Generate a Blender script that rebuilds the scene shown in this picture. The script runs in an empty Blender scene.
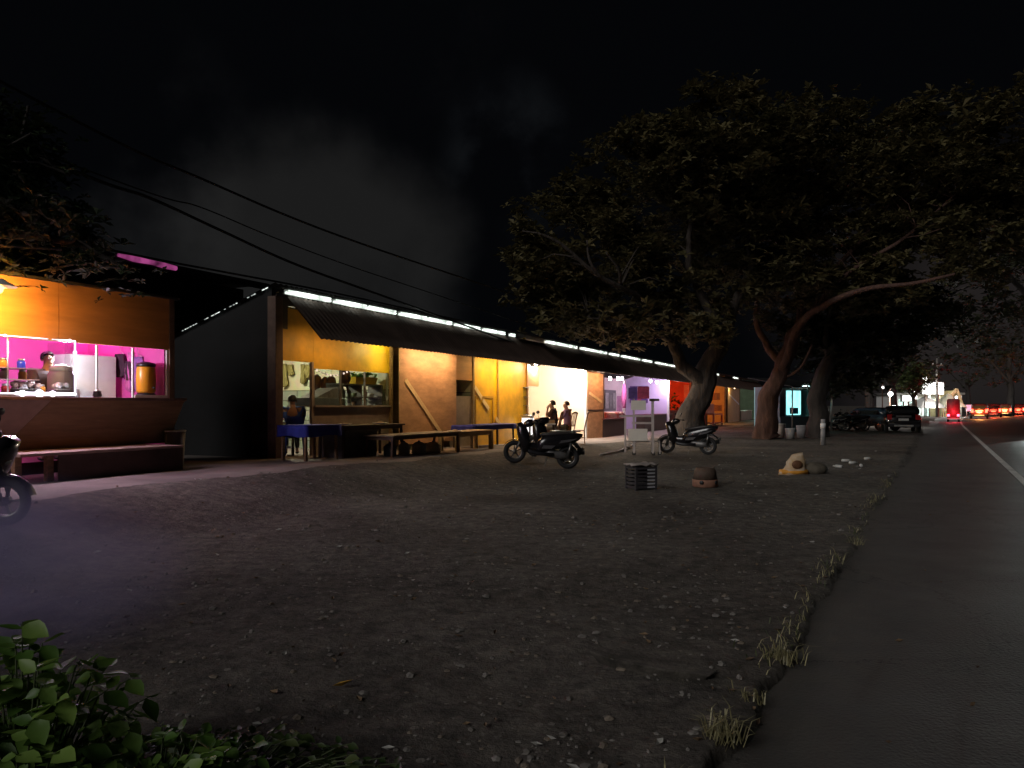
import bpy, math, random
from mathutils import Vector, Matrix, noise
random.seed(7)
sc = bpy.context.scene
COL = sc.collection
PI = math.pi
F = 770.0; HY = 405.0; EYE = 1.5            # lens in pixels, horizon line, eye height

# ------------------------------------------------------------------ frames
P0 = Vector((-4.92, 16.0, 0.0))              # front corner of the shop row
DB = Vector((0.4284, 0.9036, 0.0))           # along the shop row
NB = Vector((-0.9036, 0.4284, 0.0))          # into the shops
TH = math.atan2(DB.y, DB.x)
RD = Vector((0.486, 0.874, 0.0)); RN = Vector((0.874, -0.486, 0.0))   # the road
def R(u, w, z=0.0): return P0 + DB*u + NB*w + Vector((0, 0, z))
def uw(x, y):
    d = Vector((x, y, 0)) - P0
    return d.dot(DB), d.dot(NB)
def u_at(px, w=0.0):
    a = (px-512)/F
    x0 = P0.x + NB.x*w; y0 = P0.y + NB.y*w
    return (a*y0 - x0)/(DB.x - a*DB.y)
def w_at(px, u):
    a = (px-512)/F
    x0 = P0.x + DB.x*u; y0 = P0.y + DB.y*u
    return (a*y0 - x0)/(NB.x - a*NB.y)
def z_at(py, Y): return EYE - (py-HY)/F*Y
def at(px, py, Y): return Vector(((px-512)/F*Y, Y, z_at(py, Y)))
def sstep(a, b, x):
    t = min(1, max(0, (x-a)/(b-a))); return t*t*(3-2*t)
def base(u): return max(0.0, min(0.40, 0.36 - 0.0172*u))
def ground_z(x, y):
    u, w = uw(x, y); v = -w
    return base(u)*sstep(4.6, 2.4, v)
def gz(x, y): return ground_z(x, y)
S0R, RADR = 60.0, 1000.0                    # the road bends gently right beyond here
def road_pt(s, t, z=0.0):
    s0, rad = S0R, RADR
    if s <= s0: p = RD*s + RN*t
    else:
        a = (s-s0)/rad
        c = RD*s0 + RN*rad
        p = c + (RD*math.sin(a) - RN*math.cos(a))*(rad-t)
    return Vector((p.x, p.y, z))
def road_head(s):
    a = max(0, s-S0R)/RADR
    d = RD*math.cos(a) + RN*math.sin(a)
    return math.atan2(d.y, d.x)

# ------------------------------------------------------------------ materials
MATS = {}
def _mat(name):
    m = bpy.data.materials.new(name); m.use_nodes = True
    nt = m.node_tree
    for n in list(nt.nodes): nt.nodes.remove(n)
    out = nt.nodes.new('ShaderNodeOutputMaterial')
    return m, nt, out
def mk(name, c, rough=0.7, var=0.25, scale=6.0, bump=0.15, metal=0.0, stretch=None, c2=None, coat=0.0):
    if name in MATS: return MATS[name]
    m, nt, out = _mat(name)
    b = nt.nodes.new('ShaderNodeBsdfPrincipled')
    tc = nt.nodes.new('ShaderNodeTexCoord')
    mp = nt.nodes.new('ShaderNodeMapping')
    nt.links.new(tc.outputs['Object'], mp.inputs[0])
    if stretch: mp.inputs['Scale'].default_value = stretch
    n = nt.nodes.new('ShaderNodeTexNoise'); n.inputs['Scale'].default_value = scale; n.inputs['Detail'].default_value = 6
    n.inputs['Roughness'].default_value = 0.65
    nt.links.new(mp.outputs[0], n.inputs['Vector'])
    r = nt.nodes.new('ShaderNodeValToRGB')
    c2 = c2 or tuple(x*(1-var) for x in c)
    c1 = tuple(min(1, x*(1+var*0.5)) for x in c)
    r.color_ramp.elements[0].position = 0.33; r.color_ramp.elements[1].position = 0.68
    r.color_ramp.elements[0].color = (*c2, 1); r.color_ramp.elements[1].color = (*c1, 1)
    nt.links.new(n.outputs['Fac'], r.inputs[0]); nt.links.new(r.outputs[0], b.inputs['Base Color'])
    b.inputs['Roughness'].default_value = rough; b.inputs['Metallic'].default_value = metal
    b.inputs['Coat Weight'].default_value = coat
    if bump:
        bp = nt.nodes.new('ShaderNodeBump'); bp.inputs['Strength'].default_value = bump; bp.inputs['Distance'].default_value = 0.02
        nt.links.new(n.outputs['Fac'], bp.inputs['Height']); nt.links.new(bp.outputs[0], b.inputs['Normal'])
    nt.links.new(b.outputs[0], out.inputs[0])
    MATS[name] = m; return m
def em(name, c, s, var=0.0):
    if name in MATS: return MATS[name]
    m, nt, out = _mat(name)
    e = nt.nodes.new('ShaderNodeEmission'); e.inputs[0].default_value = (*c, 1); e.inputs[1].default_value = s
    if var:
        tc = nt.nodes.new('ShaderNodeTexCoord'); n = nt.nodes.new('ShaderNodeTexNoise')
        n.inputs['Scale'].default_value = 2.2; n.inputs['Detail'].default_value = 4
        nt.links.new(tc.outputs['Object'], n.inputs['Vector'])
        mr = nt.nodes.new('ShaderNodeMapRange')
        mr.inputs['From Min'].default_value = 0.35; mr.inputs['From Max'].default_value = 0.65
        mr.inputs['To Min'].default_value = s*(1-var); mr.inputs['To Max'].default_value = s*(1+var)
        nt.links.new(n.outputs['Fac'], mr.inputs['Value']); nt.links.new(mr.outputs[0], e.inputs[1])
    nt.links.new(e.outputs[0], out.inputs[0])
    MATS[name] = m; return m
def glass(name='window_glass', tint=(0.92, 0.95, 0.93), f=0.08):
    if name in MATS: return MATS[name]
    m, nt, out = _mat(name)
    t = nt.nodes.new('ShaderNodeBsdfTransparent'); t.inputs[0].default_value = (*tint, 1)
    g = nt.nodes.new('ShaderNodeBsdfGlossy'); g.inputs['Roughness'].default_value = 0.08
    mx = nt.nodes.new('ShaderNodeMixShader'); mx.inputs[0].default_value = f
    nt.links.new(t.outputs[0], mx.inputs[1]); nt.links.new(g.outputs[0], mx.inputs[2]); nt.links.new(mx.outputs[0], out.inputs[0])
    MATS[name] = m; return m
def leaf_mat(name, c, c2, trans=0.25):
    if name in MATS: return MATS[name]
    m, nt, out = _mat(name)
    tc = nt.nodes.new('ShaderNodeTexCoord'); n = nt.nodes.new('ShaderNodeTexNoise'); n.inputs['Scale'].default_value = 0.9; n.inputs['Detail'].default_value = 5
    nt.links.new(tc.outputs['Object'], n.inputs['Vector'])
    gi = nt.nodes.new('ShaderNodeNewGeometry')
    ad = nt.nodes.new('ShaderNodeMath'); ad.operation = 'ADD'
    ml = nt.nodes.new('ShaderNodeMath'); ml.operation = 'MULTIPLY_ADD'; ml.inputs[1].default_value = 0.5; ml.inputs[2].default_value = -0.25
    nt.links.new(gi.outputs['Random Per Island'], ml.inputs[0])
    nt.links.new(n.outputs['Fac'], ad.inputs[0]); nt.links.new(ml.outputs[0], ad.inputs[1])
    r = nt.nodes.new('ShaderNodeValToRGB'); r.color_ramp.elements[0].position = 0.3; r.color_ramp.elements[1].position = 0.75
    r.color_ramp.elements[0].color = (*c, 1); r.color_ramp.elements[1].color = (*c2, 1)
    nt.links.new(ad.outputs[0], r.inputs[0])
    b = nt.nodes.new('ShaderNodeBsdfPrincipled'); b.inputs['Roughness'].default_value = 0.5
    t = nt.nodes.new('ShaderNodeBsdfTranslucent')
    nt.links.new(r.outputs[0], b.inputs['Base Color']); nt.links.new(r.outputs[0], t.inputs[0])
    mx = nt.nodes.new('ShaderNodeMixShader'); mx.inputs[0].default_value = trans
    nt.links.new(b.outputs[0], mx.inputs[1]); nt.links.new(t.outputs[0], mx.inputs[2]); nt.links.new(mx.outputs[0], out.inputs[0])
    MATS[name] = m; return m

# ------------------------------------------------------------------ mesh builder
class MB:
    def __init__(s): s.v = []; s.f = []; s.mi = []; s.cur = 0; s.smooth = []
    def mat(s, i): s.cur = i; return s
    def add(s, vs, fs, sm=False):
        o = len(s.v); s.v += [tuple(p) for p in vs]
        for f in fs: s.f.append(tuple(o+i for i in f)); s.mi.append(s.cur); s.smooth.append(sm)
        return s
    def box(s, x0, x1, y0, y1, z0, z1, M=None):
        vs = [Vector(p) for p in ((x0,y0,z0),(x1,y0,z0),(x1,y1,z0),(x0,y1,z0),(x0,y0,z1),(x1,y0,z1),(x1,y1,z1),(x0,y1,z1))]
        if M: vs = [M @ p for p in vs]
        return s.add(vs, [(3,2,1,0),(4,5,6,7),(0,1,5,4),(1,2,6,5),(2,3,7,6),(3,0,4,7)])
    def bar(s, a, b, wx, wz=None, up=(0,0,1)):
        a = Vector(a); b = Vector(b); wz = wz or wx
        d = (b-a).normalized(); upv = Vector(up)
        if abs(d.dot(upv)) > 0.95: upv = Vector((1,0,0))
        r = d.cross(upv).normalized(); n = r.cross(d)
        vs = []
        for p in (a, b):
            for i, j in ((-1,-1),(1,-1),(1,1),(-1,1)): vs.append(p + r*(i*wx/2) + n*(j*wz/2))
        return s.add(vs, [(3,2,1,0),(4,5,6,7),(0,1,5,4),(1,2,6,5),(2,3,7,6),(3,0,4,7)])
    def tube(s, pts, rad, n=8, cap=True):
        pts = [Vector(p) for p in pts]
        if not isinstance(rad, (list, tuple)): rad = [rad]*len(pts)
        vs = []; ref = None
        for i, p in enumerate(pts):
            d = (pts[min(i+1, len(pts)-1)] - pts[max(i-1, 0)])
            d = d.normalized() if d.length > 1e-9 else Vector((0,0,1))
            if ref is None:
                ref = Vector((0,0,1)) if abs(d.z) < 0.9 else Vector((1,0,0))
            r = (ref - d*ref.dot(d)); r = r.normalized() if r.length > 1e-6 else d.orthogonal().normalized()
            ref = r; q = d.cross(r)
            for k in range(n):
                a = 2*PI*k/n; vs.append(p + (r*math.cos(a) + q*math.sin(a))*rad[i])
        fs = []
        for i in range(len(pts)-1):
            for k in range(n):
                fs.append((i*n+k, i*n+(k+1)%n, (i+1)*n+(k+1)%n, (i+1)*n+k))
        if cap: fs += [tuple(range(n-1, -1, -1)), tuple((len(pts)-1)*n+k for k in range(n))]
        return s.add(vs, fs, True)
    def lathe(s, prof, c=(0,0,0), n=16, M=None):
        vs = []; c = Vector(c)
        for r, z in prof:
            for k in range(n):
                a = 2*PI*k/n; p = Vector((r*math.cos(a), r*math.sin(a), z))
                if M: p = M @ p
                vs.append(c+p)
        fs = []
        for i in range(len(prof)-1):
            for k in range(n): fs.append((i*n+k, i*n+(k+1)%n, (i+1)*n+(k+1)%n, (i+1)*n+k))
        fs += [tuple(range(n-1, -1, -1)), tuple((len(prof)-1)*n+k for k in range(n))]
        return s.add(vs, fs, True)
    def ball(s, c, rx, ry=None, rz=None, n=10, m=7, M=None):
        ry = ry or rx; rz = rz or rx; c = Vector(c); vs = []; fs = []
        for i in range(m+1):
            th = PI*i/m
            for k in range(n):
                a = 2*PI*k/n; p = Vector((rx*math.sin(th)*math.cos(a), ry*math.sin(th)*math.sin(a), -rz*math.cos(th)))
                if M: p = M @ p
                vs.append(c+p)
        for i in range(m):
            for k in range(n): fs.append((i*n+k, i*n+(k+1)%n, (i+1)*n+(k+1)%n, (i+1)*n+k))
        return s.add(vs, fs, True)
    def prism(s, poly, y0, y1, M=None, axis='y'):
        n = len(poly); vs = []
        for yy in (y0, y1):
            for a, b in poly:
                p = Vector((a, yy, b)) if axis == 'y' else (Vector((yy, a, b)) if axis == 'x' else Vector((a, b, yy)))
                vs.append(M @ p if M else p)
        fs = [tuple(range(n)), tuple(range(2*n-1, n-1, -1))]
        for i in range(n): fs.append((i, n+i, n+(i+1)%n, (i+1)%n))
        return s.add(vs, fs)
    def loft(s, st, n=16, e=2.6, M=None):
        """stations (x, zc, half width, half height[, yc]) along x; superellipse rings"""
        vs = []
        for q in st:
            x, zc, hw, hh = q[:4]; yc = q[4] if len(q) > 4 else 0
            for k in range(n):
                a = 2*PI*k/n; ca, sa = math.cos(a), math.sin(a)
                p = Vector((x, yc+hw*math.copysign(abs(ca)**(2/e), ca), zc+hh*math.copysign(abs(sa)**(2/e), sa)))
                vs.append(M @ p if M else p)
        fs = []
        for i in range(len(st)-1):
            for k in range(n): fs.append((i*n+k, i*n+(k+1)%n, (i+1)*n+(k+1)%n, (i+1)*n+k))
        fs += [tuple(range(n-1, -1, -1)), tuple((len(st)-1)*n+k for k in range(n))]
        return s.add(vs, fs, True)
    def torus(s, c, R_, r, M=None, n=24, m=8):
        vs = []; fs = []; c = Vector(c)
        for i in range(n):
            a = 2*PI*i/n
            for k in range(m):
                b = 2*PI*k/m; p = Vector(((R_+r*math.cos(b))*math.cos(a), r*math.sin(b), (R_+r*math.cos(b))*math.sin(a)))
                vs.append(c + (M @ p if M else p))
        for i in range(n):
            for k in range(m): fs.append((i*m+k, i*m+(k+1)%m, ((i+1)%n)*m+(k+1)%m, ((i+1)%n)*m+k))
        return s.add(vs, fs, True)
    def build(s, name, mats, parent=None, bevel=0.0):
        me = bpy.data.meshes.new(name)
        me.from_pydata(s.v, [], s.f)
        if not isinstance(mats, (list, tuple)): mats = [mats]
        for m in mats: me.materials.append(m)
        me.polygons.foreach_set('material_index', s.mi)
        me.polygons.foreach_set('use_smooth', s.smooth)
        me.update()
        o = bpy.data.objects.new(name, me); COL.objects.link(o)
        if parent: o.parent = parent
        if bevel:
            b = o.modifiers.new('bevel', 'BEVEL'); b.width = bevel; b.segments = 2; b.limit_method = 'ANGLE'
        return o
def tag(o, label=None, cat=None, group=None, kind=None):
    if label: o['label'] = label
    if cat: o['category'] = cat
    if group: o['group'] = group
    if kind: o['kind'] = kind
    return o
def thing(name, label, cat, loc=(0,0,0), rz=0.0, group=None):
    o = bpy.data.objects.new(name, None); COL.objects.link(o)
    o.empty_display_size = 0.1
    o.location = loc; o.rotation_euler = (0, 0, rz)
    return tag(o, label, cat, group)
def one(name, mb, mats, label, cat, loc=(0,0,0), rz=0.0, group=None, bevel=0.0):
    o = mb.build(name, mats, None, bevel); o.location = loc; o.rotation_euler = (0, 0, rz)
    return tag(o, label, cat, group)
def dup(root, loc, rz, label, group=None, parent=None):
    def cp(o, par):
        c = o.copy(); COL.objects.link(c); c.parent = par
        for ch in o.children:
            if ch.type == 'LIGHT': continue
            cp(ch, c)
        return c
    r = cp(root, None); r.location = loc; r.rotation_euler = (0, 0, rz); r['label'] = label
    if group: r['group'] = group
    return r
def lamp(kind, loc, energy, col, size=0.1, name='lamp_light', rot=None, parent=None, spot=None, sizey=None):
    l = bpy.data.lights.new(name, kind); l.energy = energy; l.color = col
    if kind == 'AREA':
        l.size = size
        if sizey: l.shape = 'RECTANGLE'; l.size_y = sizey
    else: l.shadow_soft_size = size
    if spot: l.spot_size = spot; l.spot_blend = 1.0
    o = bpy.data.objects.new(name, l); COL.objects.link(o); o.location = loc
    if rot: o.rotation_euler = rot
    if parent: o.parent = parent
    return o

# common materials
WOOD = mk('raw_wood', (0.30, 0.19, 0.10), 0.7, 0.35, 5, stretch=(1, 6, 6))
PALEW = mk('pale_wood', (0.48, 0.36, 0.22), 0.65, 0.3, 4, stretch=(1, 6, 6))
DARKW = mk('dark_wood', (0.05, 0.032, 0.024), 0.6, 0.35, 5, stretch=(1, 6, 6))
CHAIRW = mk('chair_wood', (0.20, 0.075, 0.03), 0.4, 0.3, 5)
PLY = mk('plywood', (0.56, 0.35, 0.20), 0.65, 0.3, 1.8, stretch=(1, 1, 3))
PLYD = mk('dark_plywood', (0.33, 0.215, 0.115), 0.7, 0.3, 2.0, stretch=(0.6, 1, 5))
YEL = mk('yellow_paint', (0.84, 0.51, 0.015), 0.5, 0.3, 1.6)
ORA = mk('orange_board', (0.56, 0.27, 0.09), 0.6, 0.22, 1.6, stretch=(0.5, 1, 3))
SHEET = mk('dark_roof_sheet', (0.025, 0.023, 0.022), 0.75, 0.4, 2.0)
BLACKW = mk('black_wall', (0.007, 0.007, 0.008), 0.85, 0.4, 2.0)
POSTM = mk('brown_post', (0.16, 0.10, 0.075), 0.75, 0.35, 4)
CONC = mk('concrete', (0.23, 0.21, 0.19), 0.9, 0.3, 3.0, bump=0.3)
WHITE = mk('white_paint', (0.72, 0.72, 0.71), 0.45, 0.1, 4, bump=0.05)
STEEL = mk('steel_tube', (0.45, 0.44, 0.43), 0.35, 0.25, 8, metal=0.7)
GREYP = mk('grey_panel', (0.33, 0.28, 0.25), 0.6, 0.25, 3)
BLUEP = mk('blue_plastic', (0.03, 0.07, 0.42), 0.4, 0.15, 4, bump=0.03)
BLUEC = mk('blue_cloth', (0.035, 0.05, 0.38), 0.85, 0.3, 5)
BLACKP = mk('black_plastic', (0.016, 0.016, 0.018), 0.4, 0.2, 6, bump=0.03)
GLOSSB = mk('gloss_black', (0.012, 0.012, 0.014), 0.2, 0.2, 4, bump=0.0, coat=0.5)
RUB = mk('rubber', (0.018, 0.018, 0.018), 0.85, 0.2, 12)
GLASS = glass()
# ------------------------------------------------------------------ world
w_ = bpy.data.worlds.new('World'); sc.world = w_; w_.use_nodes = True
nt = w_.node_tree
for n in list(nt.nodes): nt.nodes.remove(n)
N = nt.nodes.new; L = nt.links.new
wo = N('ShaderNodeOutputWorld'); bg = N('ShaderNodeBackground'); L(bg.outputs[0], wo.inputs[0])
sky = N('ShaderNodeTexSky'); sky.sky_type = 'NISHITA'; sky.sun_disc = False
sky.sun_elevation = math.radians(-4); sky.sun_rotation = math.radians(200)
tc = N('ShaderNodeTexCoord')
def skyblob(px, py, sx, amp, col, lo=0.42, hi=0.62, scale=3.0, soft=.25):
    """one lit cloud bank: noise clouds near a heading of the sky"""
    d = Vector(((px-512)/F, 1, (HY-py)/F)).normalized()
    vs = N('ShaderNodeVectorMath'); vs.operation = 'DISTANCE'; vs.inputs[1].default_value = d
    L(tc.outputs['Generated'], vs.inputs[0])
    nn = N('ShaderNodeTexNoise'); nn.inputs['Scale'].default_value = 5.5; nn.inputs['Detail'].default_value = 5; L(tc.outputs['Generated'], nn.inputs['Vector'])
    ma = N('ShaderNodeMath'); ma.operation = 'MULTIPLY_ADD'; ma.inputs[1].default_value = sx*.9; ma.inputs[2].default_value = -sx*.45; L(nn.outputs['Fac'], ma.inputs[0])
    ad = N('ShaderNodeMath'); ad.operation = 'ADD'; L(vs.outputs['Value'], ad.inputs[0]); L(ma.outputs[0], ad.inputs[1])
    mr = N('ShaderNodeMapRange'); mr.interpolation_type = 'SMOOTHSTEP'; mr.inputs['From Min'].default_value = sx; mr.inputs['From Max'].default_value = sx*soft
    L(ad.outputs[0], mr.inputs['Value'])
    n = N('ShaderNodeTexNoise'); n.inputs['Scale'].default_value = scale; n.inputs['Detail'].default_value = 7; n.inputs['Roughness'].default_value = 0.55
    L(tc.outputs['Generated'], n.inputs['Vector'])
    m2 = N('ShaderNodeMapRange'); m2.interpolation_type = 'SMOOTHSTEP'; m2.inputs['From Min'].default_value = lo; m2.inputs['From Max'].default_value = hi
    L(n.outputs['Fac'], m2.inputs['Value'])
    mu = N('ShaderNodeMath'); mu.operation = 'MULTIPLY'; L(mr.outputs[0], mu.inputs[0]); L(m2.outputs[0], mu.inputs[1])
    vm = N('ShaderNodeVectorMath'); vm.operation = 'SCALE'; vm.inputs[0].default_value = tuple(c*amp for c in col); L(mu.outputs[0], vm.inputs['Scale'])
    return vm.outputs[0]
def vadd(a, b):
    n = N('ShaderNodeVectorMath'); n.operation = 'ADD'; L(a, n.inputs[0]); L(b, n.inputs[1]); return n.outputs[0]
sk = N('ShaderNodeVectorMath'); sk.operation = 'SCALE'; sk.inputs['Scale'].default_value = 0.004; L(sky.outputs[0], sk.inputs[0])
base_c = N('ShaderNodeCombineXYZ'); 
for i, v in enumerate((0.0011, 0.0013, 0.0018)): base_c.inputs[i].default_value = v
tot = vadd(sk.outputs[0], base_c.outputs[0])
tot = vadd(tot, skyblob(318, 262, 0.20, 0.0100, (1, 0.98, 0.93), 0.15, 0.55, 5.0, .55))
tot = vadd(tot, skyblob(130, 190, 0.20, 0.0065, (1, 1, 1), 0.40, 0.66, 4.5))
tot = vadd(tot, skyblob(515, 155, 0.11, 0.0060, (0.9, 1, 1.1), 0.45, 0.65, 5.0))
tot = vadd(tot, skyblob(400, 20, 0.12, 0.0035, (1, 1, 1), 0.45, 0.65, 5.0))
tot = vadd(tot, skyblob(985, 340, 0.25, 0.016, (1.0, 0.82, 0.76), 0.05, 0.6, 2.4))
L(tot, bg.inputs[0]); bg.inputs[1].default_value = 1.0

# sun lamp added in place of unseen street lamps behind the viewer
sl = bpy.data.lights.new('street_fill', 'SUN'); sl.energy = 0.88; sl.angle = math.radians(25); sl.color = (1.0, 0.97, 0.94)
so = bpy.data.objects.new('street_fill', sl); COL.objects.link(so)
sd = Vector((0.64, 0.72, -0.50)).normalized()
so.rotation_euler = sd.to_track_quat('-Z', 'Y').to_euler()

# ------------------------------------------------------------------ camera
cam = bpy.data.cameras.new('camera'); cam.sensor_width = 36; cam.lens = 36*F/1024
cam.shift_y = (HY-384)/1024; cam.clip_end = 3000; cam.clip_start = 0.05
co = bpy.data.objects.new('camera', cam); COL.objects.link(co); co.location = (0, 0, EYE); co.rotation_euler = (PI/2, 0, 0)
sc.camera = co
sc.view_settings.view_transform = 'Standard'; sc.view_settings.look = 'None'; sc.view_settings.exposure = 0; sc.view_settings.gamma = 1
sc.cycles.use_denoising = True
try: sc.cycles.denoiser = 'OPENIMAGEDENOISE'
except Exception: pass
sc.cycles.max_bounces = 6; sc.cycles.diffuse_bounces = 3; sc.cycles.transparent_max_bounces = 16
sc.cycles.sample_clamp_indirect = 3.0; sc.cycles.caustics_reflective = False; sc.cycles.caustics_refractive = False
sc.cycles.use_light_tree = True

# ------------------------------------------------------------------ ground
def dirt_mat():
    m, nt, out = _mat('dirt_lot'); N = nt.nodes.new; L = nt.links.new
    b = N('ShaderNodeBsdfPrincipled'); b.inputs['Roughness'].default_value = 0.95; b.inputs['Specular IOR Level'].default_value = 0.15
    tc = N('ShaderNodeTexCoord')
    def nz(s, d, lo, hi, c1, c2, rough=0.6):
        n = N('ShaderNodeTexNoise'); n.inputs['Scale'].default_value = s; n.inputs['Detail'].default_value = d; n.inputs['Roughness'].default_value = rough
        L(tc.outputs['Object'], n.inputs['Vector']); r = N('ShaderNodeValToRGB')
        r.color_ramp.elements[0].position = lo; r.color_ramp.elements[1].position = hi
        r.color_ramp.elements[0].color = (*c1, 1); r.color_ramp.elements[1].color = (*c2, 1); L(n.outputs['Fac'], r.inputs[0]); return n, r
    n1, r1 = nz(0.35, 8, 0.35, 0.65, (0.098, 0.088, 0.079), (0.200, 0.183, 0.163))
    n2, r2 = nz(7, 8, 0.38, 0.66, (0.45, 0.45, 0.45), (1.15, 1.12, 1.08), 0.75)
    mu = N('ShaderNodeMix'); mu.data_type = 'RGBA'; mu.blend_type = 'MULTIPLY'; mu.inputs[0].default_value = 1
    L(r1.outputs[0], mu.inputs[6]); L(r2.outputs[0], mu.inputs[7])
    v = N('ShaderNodeTexVoronoi'); v.inputs['Scale'].default_value = 16; L(tc.outputs['Object'], v.inputs['Vector'])
    # pale pebbles pressed into the soil
    sp = N('ShaderNodeSeparateColor'); L(v.outputs['Color'], sp.inputs[0])
    g1 = N('ShaderNodeMath'); g1.operation = 'GREATER_THAN'; g1.inputs[1].default_value = 0.86; L(sp.outputs[0], g1.inputs[0])
    l1 = N('ShaderNodeMath'); l1.operation = 'LESS_THAN'; l1.inputs[1].default_value = 0.32; L(v.outputs['Distance'], l1.inputs[0])
    a1 = N('ShaderNodeMath'); a1.operation = 'MULTIPLY'; L(g1.outputs[0], a1.inputs[0]); L(l1.outputs[0], a1.inputs[1])
    a2 = N('ShaderNodeMath'); a2.operation = 'MULTIPLY'; L(a1.outputs[0], a2.inputs[0]); L(sp.outputs[1], a2.inputs[1])
    mx = N('ShaderNodeMix'); mx.data_type = 'RGBA'; L(a2.outputs[0], mx.inputs[0]); L(mu.outputs[2], mx.inputs[6]); mx.inputs[7].default_value = (0.23, 0.21, 0.185, 1)
    L(mx.outputs[2], b.inputs['Base Color'])
    n3 = N('ShaderNodeTexNoise'); n3.inputs['Scale'].default_value = 18; n3.inputs['Detail'].default_value = 8; n3.inputs['Roughness'].default_value = 0.7; L(tc.outputs['Object'], n3.inputs['Vector'])
    bp = N('ShaderNodeBump'); bp.inputs['Strength'].default_value = 0.9; bp.inputs['Distance'].default_value = 0.05; L(n3.outputs['Fac'], bp.inputs['Height'])
    L(bp.outputs[0], b.inputs['Normal']); L(b.outputs[0], out.inputs[0]); return m
DIRT = dirt_mat()
def edge_t(s): return -0.78 + 0.07*noise.noise(Vector((s*0.9, 3.1, 0))) + 0.05*noise.noise(Vector((s*3.3, 7.7, 0)))
def surf(x, y):
    P = Vector((x, y, 0)); s = P.dot(RD); t = P.dot(RN)
    u, w = uw(x, y); v = -w
    soft = sstep(2.2, 4.2, v)
    n = 0.06*noise.noise(P*0.35) + 0.034*noise.noise(P*1.1) + 0.012*noise.noise(P*3.7) + 0.006*noise.noise(P*9)
    z = ground_z(x, y) + 0.02 + n*soft*(1.0 if y < 40 else 0.5)
    if v < 2.2: z -= 0.03
    e = edge_t(s)
    if s > S0R:
        t = RADR - math.hypot((P - RD*S0R).dot(RD), RADR-(P-RD*S0R).dot(RN)); e = -0.8
    z += 0.012*sstep(e-0.8, e-0.1, t)
    k = sstep(e-0.02, e+0.03, t)
    return z*(1-k) - 0.08*k
def build_ground():
    rs = [0.6*(1.012**i) for i in range(0, 250)]; rs += [rs[-1]*(1.022**i) for i in range(1, 116)]; rs += [160, 200, 260, 340, 450, 600, 900, 1400]
    ang = []
    a = -180.0
    while a < 180: ang.append(a); a += 0.35 if -42 <= a < 42 else 3.0
    vs = []; fs = []
    n = len(ang)
    for r in rs:
        for d in ang:
            x = r*math.sin(math.radians(d)); y = r*math.cos(math.radians(d))
            vs.append((x, y, surf(x, y) if r < 150 else -0.08))
    for i in range(len(rs)-1):
        for k in range(n): fs.append((i*n+k, i*n+(k+1)%n, (i+1)*n+(k+1)%n, (i+1)*n+k)[::-1])
    vs.append((0, 0, -0.08)); c = len(vs)-1
    for k in range(n): fs.append((c, (k+1) % n, k)[::-1])
    mb = MB(); mb.add(vs, fs, True)
    o = mb.build('ground', DIRT); o['kind'] = 'structure'
    # normals must face up
    me = o.data
    if me.polygons[2000].normal.z < 0: me.flip_normals()
build_ground()

def asphalt_mat():
    m = mk('asphalt', (0.060, 0.059, 0.058), 0.62, 0.5, 0.8, bump=0.0)
    nt = m.node_tree; b = [n for n in nt.nodes if n.type == 'BSDF_PRINCIPLED'][0]
    tc = nt.nodes.new('ShaderNodeTexCoord'); n = nt.nodes.new('ShaderNodeTexNoise'); n.inputs['Scale'].default_value = 45; n.inputs['Detail'].default_value = 6
    nt.links.new(tc.outputs['Object'], n.inputs['Vector'])
    bp = nt.nodes.new('ShaderNodeBump'); bp.inputs['Strength'].default_value = 0.7; bp.inputs['Distance'].default_value = 0.02
    nt.links.new(n.outputs['Fac'], bp.inputs['Height']); nt.links.new(bp.outputs[0], b.inputs['Normal'])
    # soil trodden onto the broken edge, cracks, and two paler wheel tracks
    N = nt.nodes.new; L = nt.links.new
    src = b.inputs['Base Color'].links[0].from_socket
    dp = N('ShaderNodeVectorMath'); dp.operation = 'DOT_PRODUCT'; dp.inputs[1].default_value = RN; L(tc.outputs['Object'], dp.inputs[0])
    n2 = N('ShaderNodeTexNoise'); n2.inputs['Scale'].default_value = 3.0; n2.inputs['Detail'].default_value = 8; n2.inputs['Roughness'].default_value = .7; L(tc.outputs['Object'], n2.inputs['Vector'])
    ma = N('ShaderNodeMath'); ma.operation = 'MULTIPLY_ADD'; ma.inputs[1].default_value = -1.6; L(n2.outputs['Fac'], ma.inputs[0]); L(dp.outputs['Value'], ma.inputs[2])
    mr = N('ShaderNodeMapRange'); mr.inputs['From Min'].default_value = -.95; mr.inputs['From Max'].default_value = -1.75; mr.inputs['To Max'].default_value = .8; L(ma.outputs[0], mr.inputs['Value'])
    mx = N('ShaderNodeMix'); mx.data_type = 'RGBA'; L(mr.outputs[0], mx.inputs[0]); L(src, mx.inputs[6]); mx.inputs[7].default_value = (.105, .092, .078, 1)
    vo = N('ShaderNodeTexVoronoi'); vo.feature = 'DISTANCE_TO_EDGE'; vo.inputs['Scale'].default_value = .55
    wn = N('ShaderNodeVectorMath'); wn.operation = 'ADD'; L(tc.outputs['Object'], wn.inputs[0]); L(n2.outputs['Color'], wn.inputs[1]); L(wn.outputs[0], vo.inputs['Vector'])
    lt = N('ShaderNodeMath'); lt.operation = 'LESS_THAN'; lt.inputs[1].default_value = .006; L(vo.outputs['Distance'], lt.inputs[0])
    m2 = N('ShaderNodeMix'); m2.data_type = 'RGBA'; L(lt.outputs[0], m2.inputs[0]); L(mx.outputs[2], m2.inputs[6]); m2.inputs[7].default_value = (.012, .012, .012, 1)
    L(m2.outputs[2], b.inputs['Base Color'])
    return m
ASPH = asphalt_mat()
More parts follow.
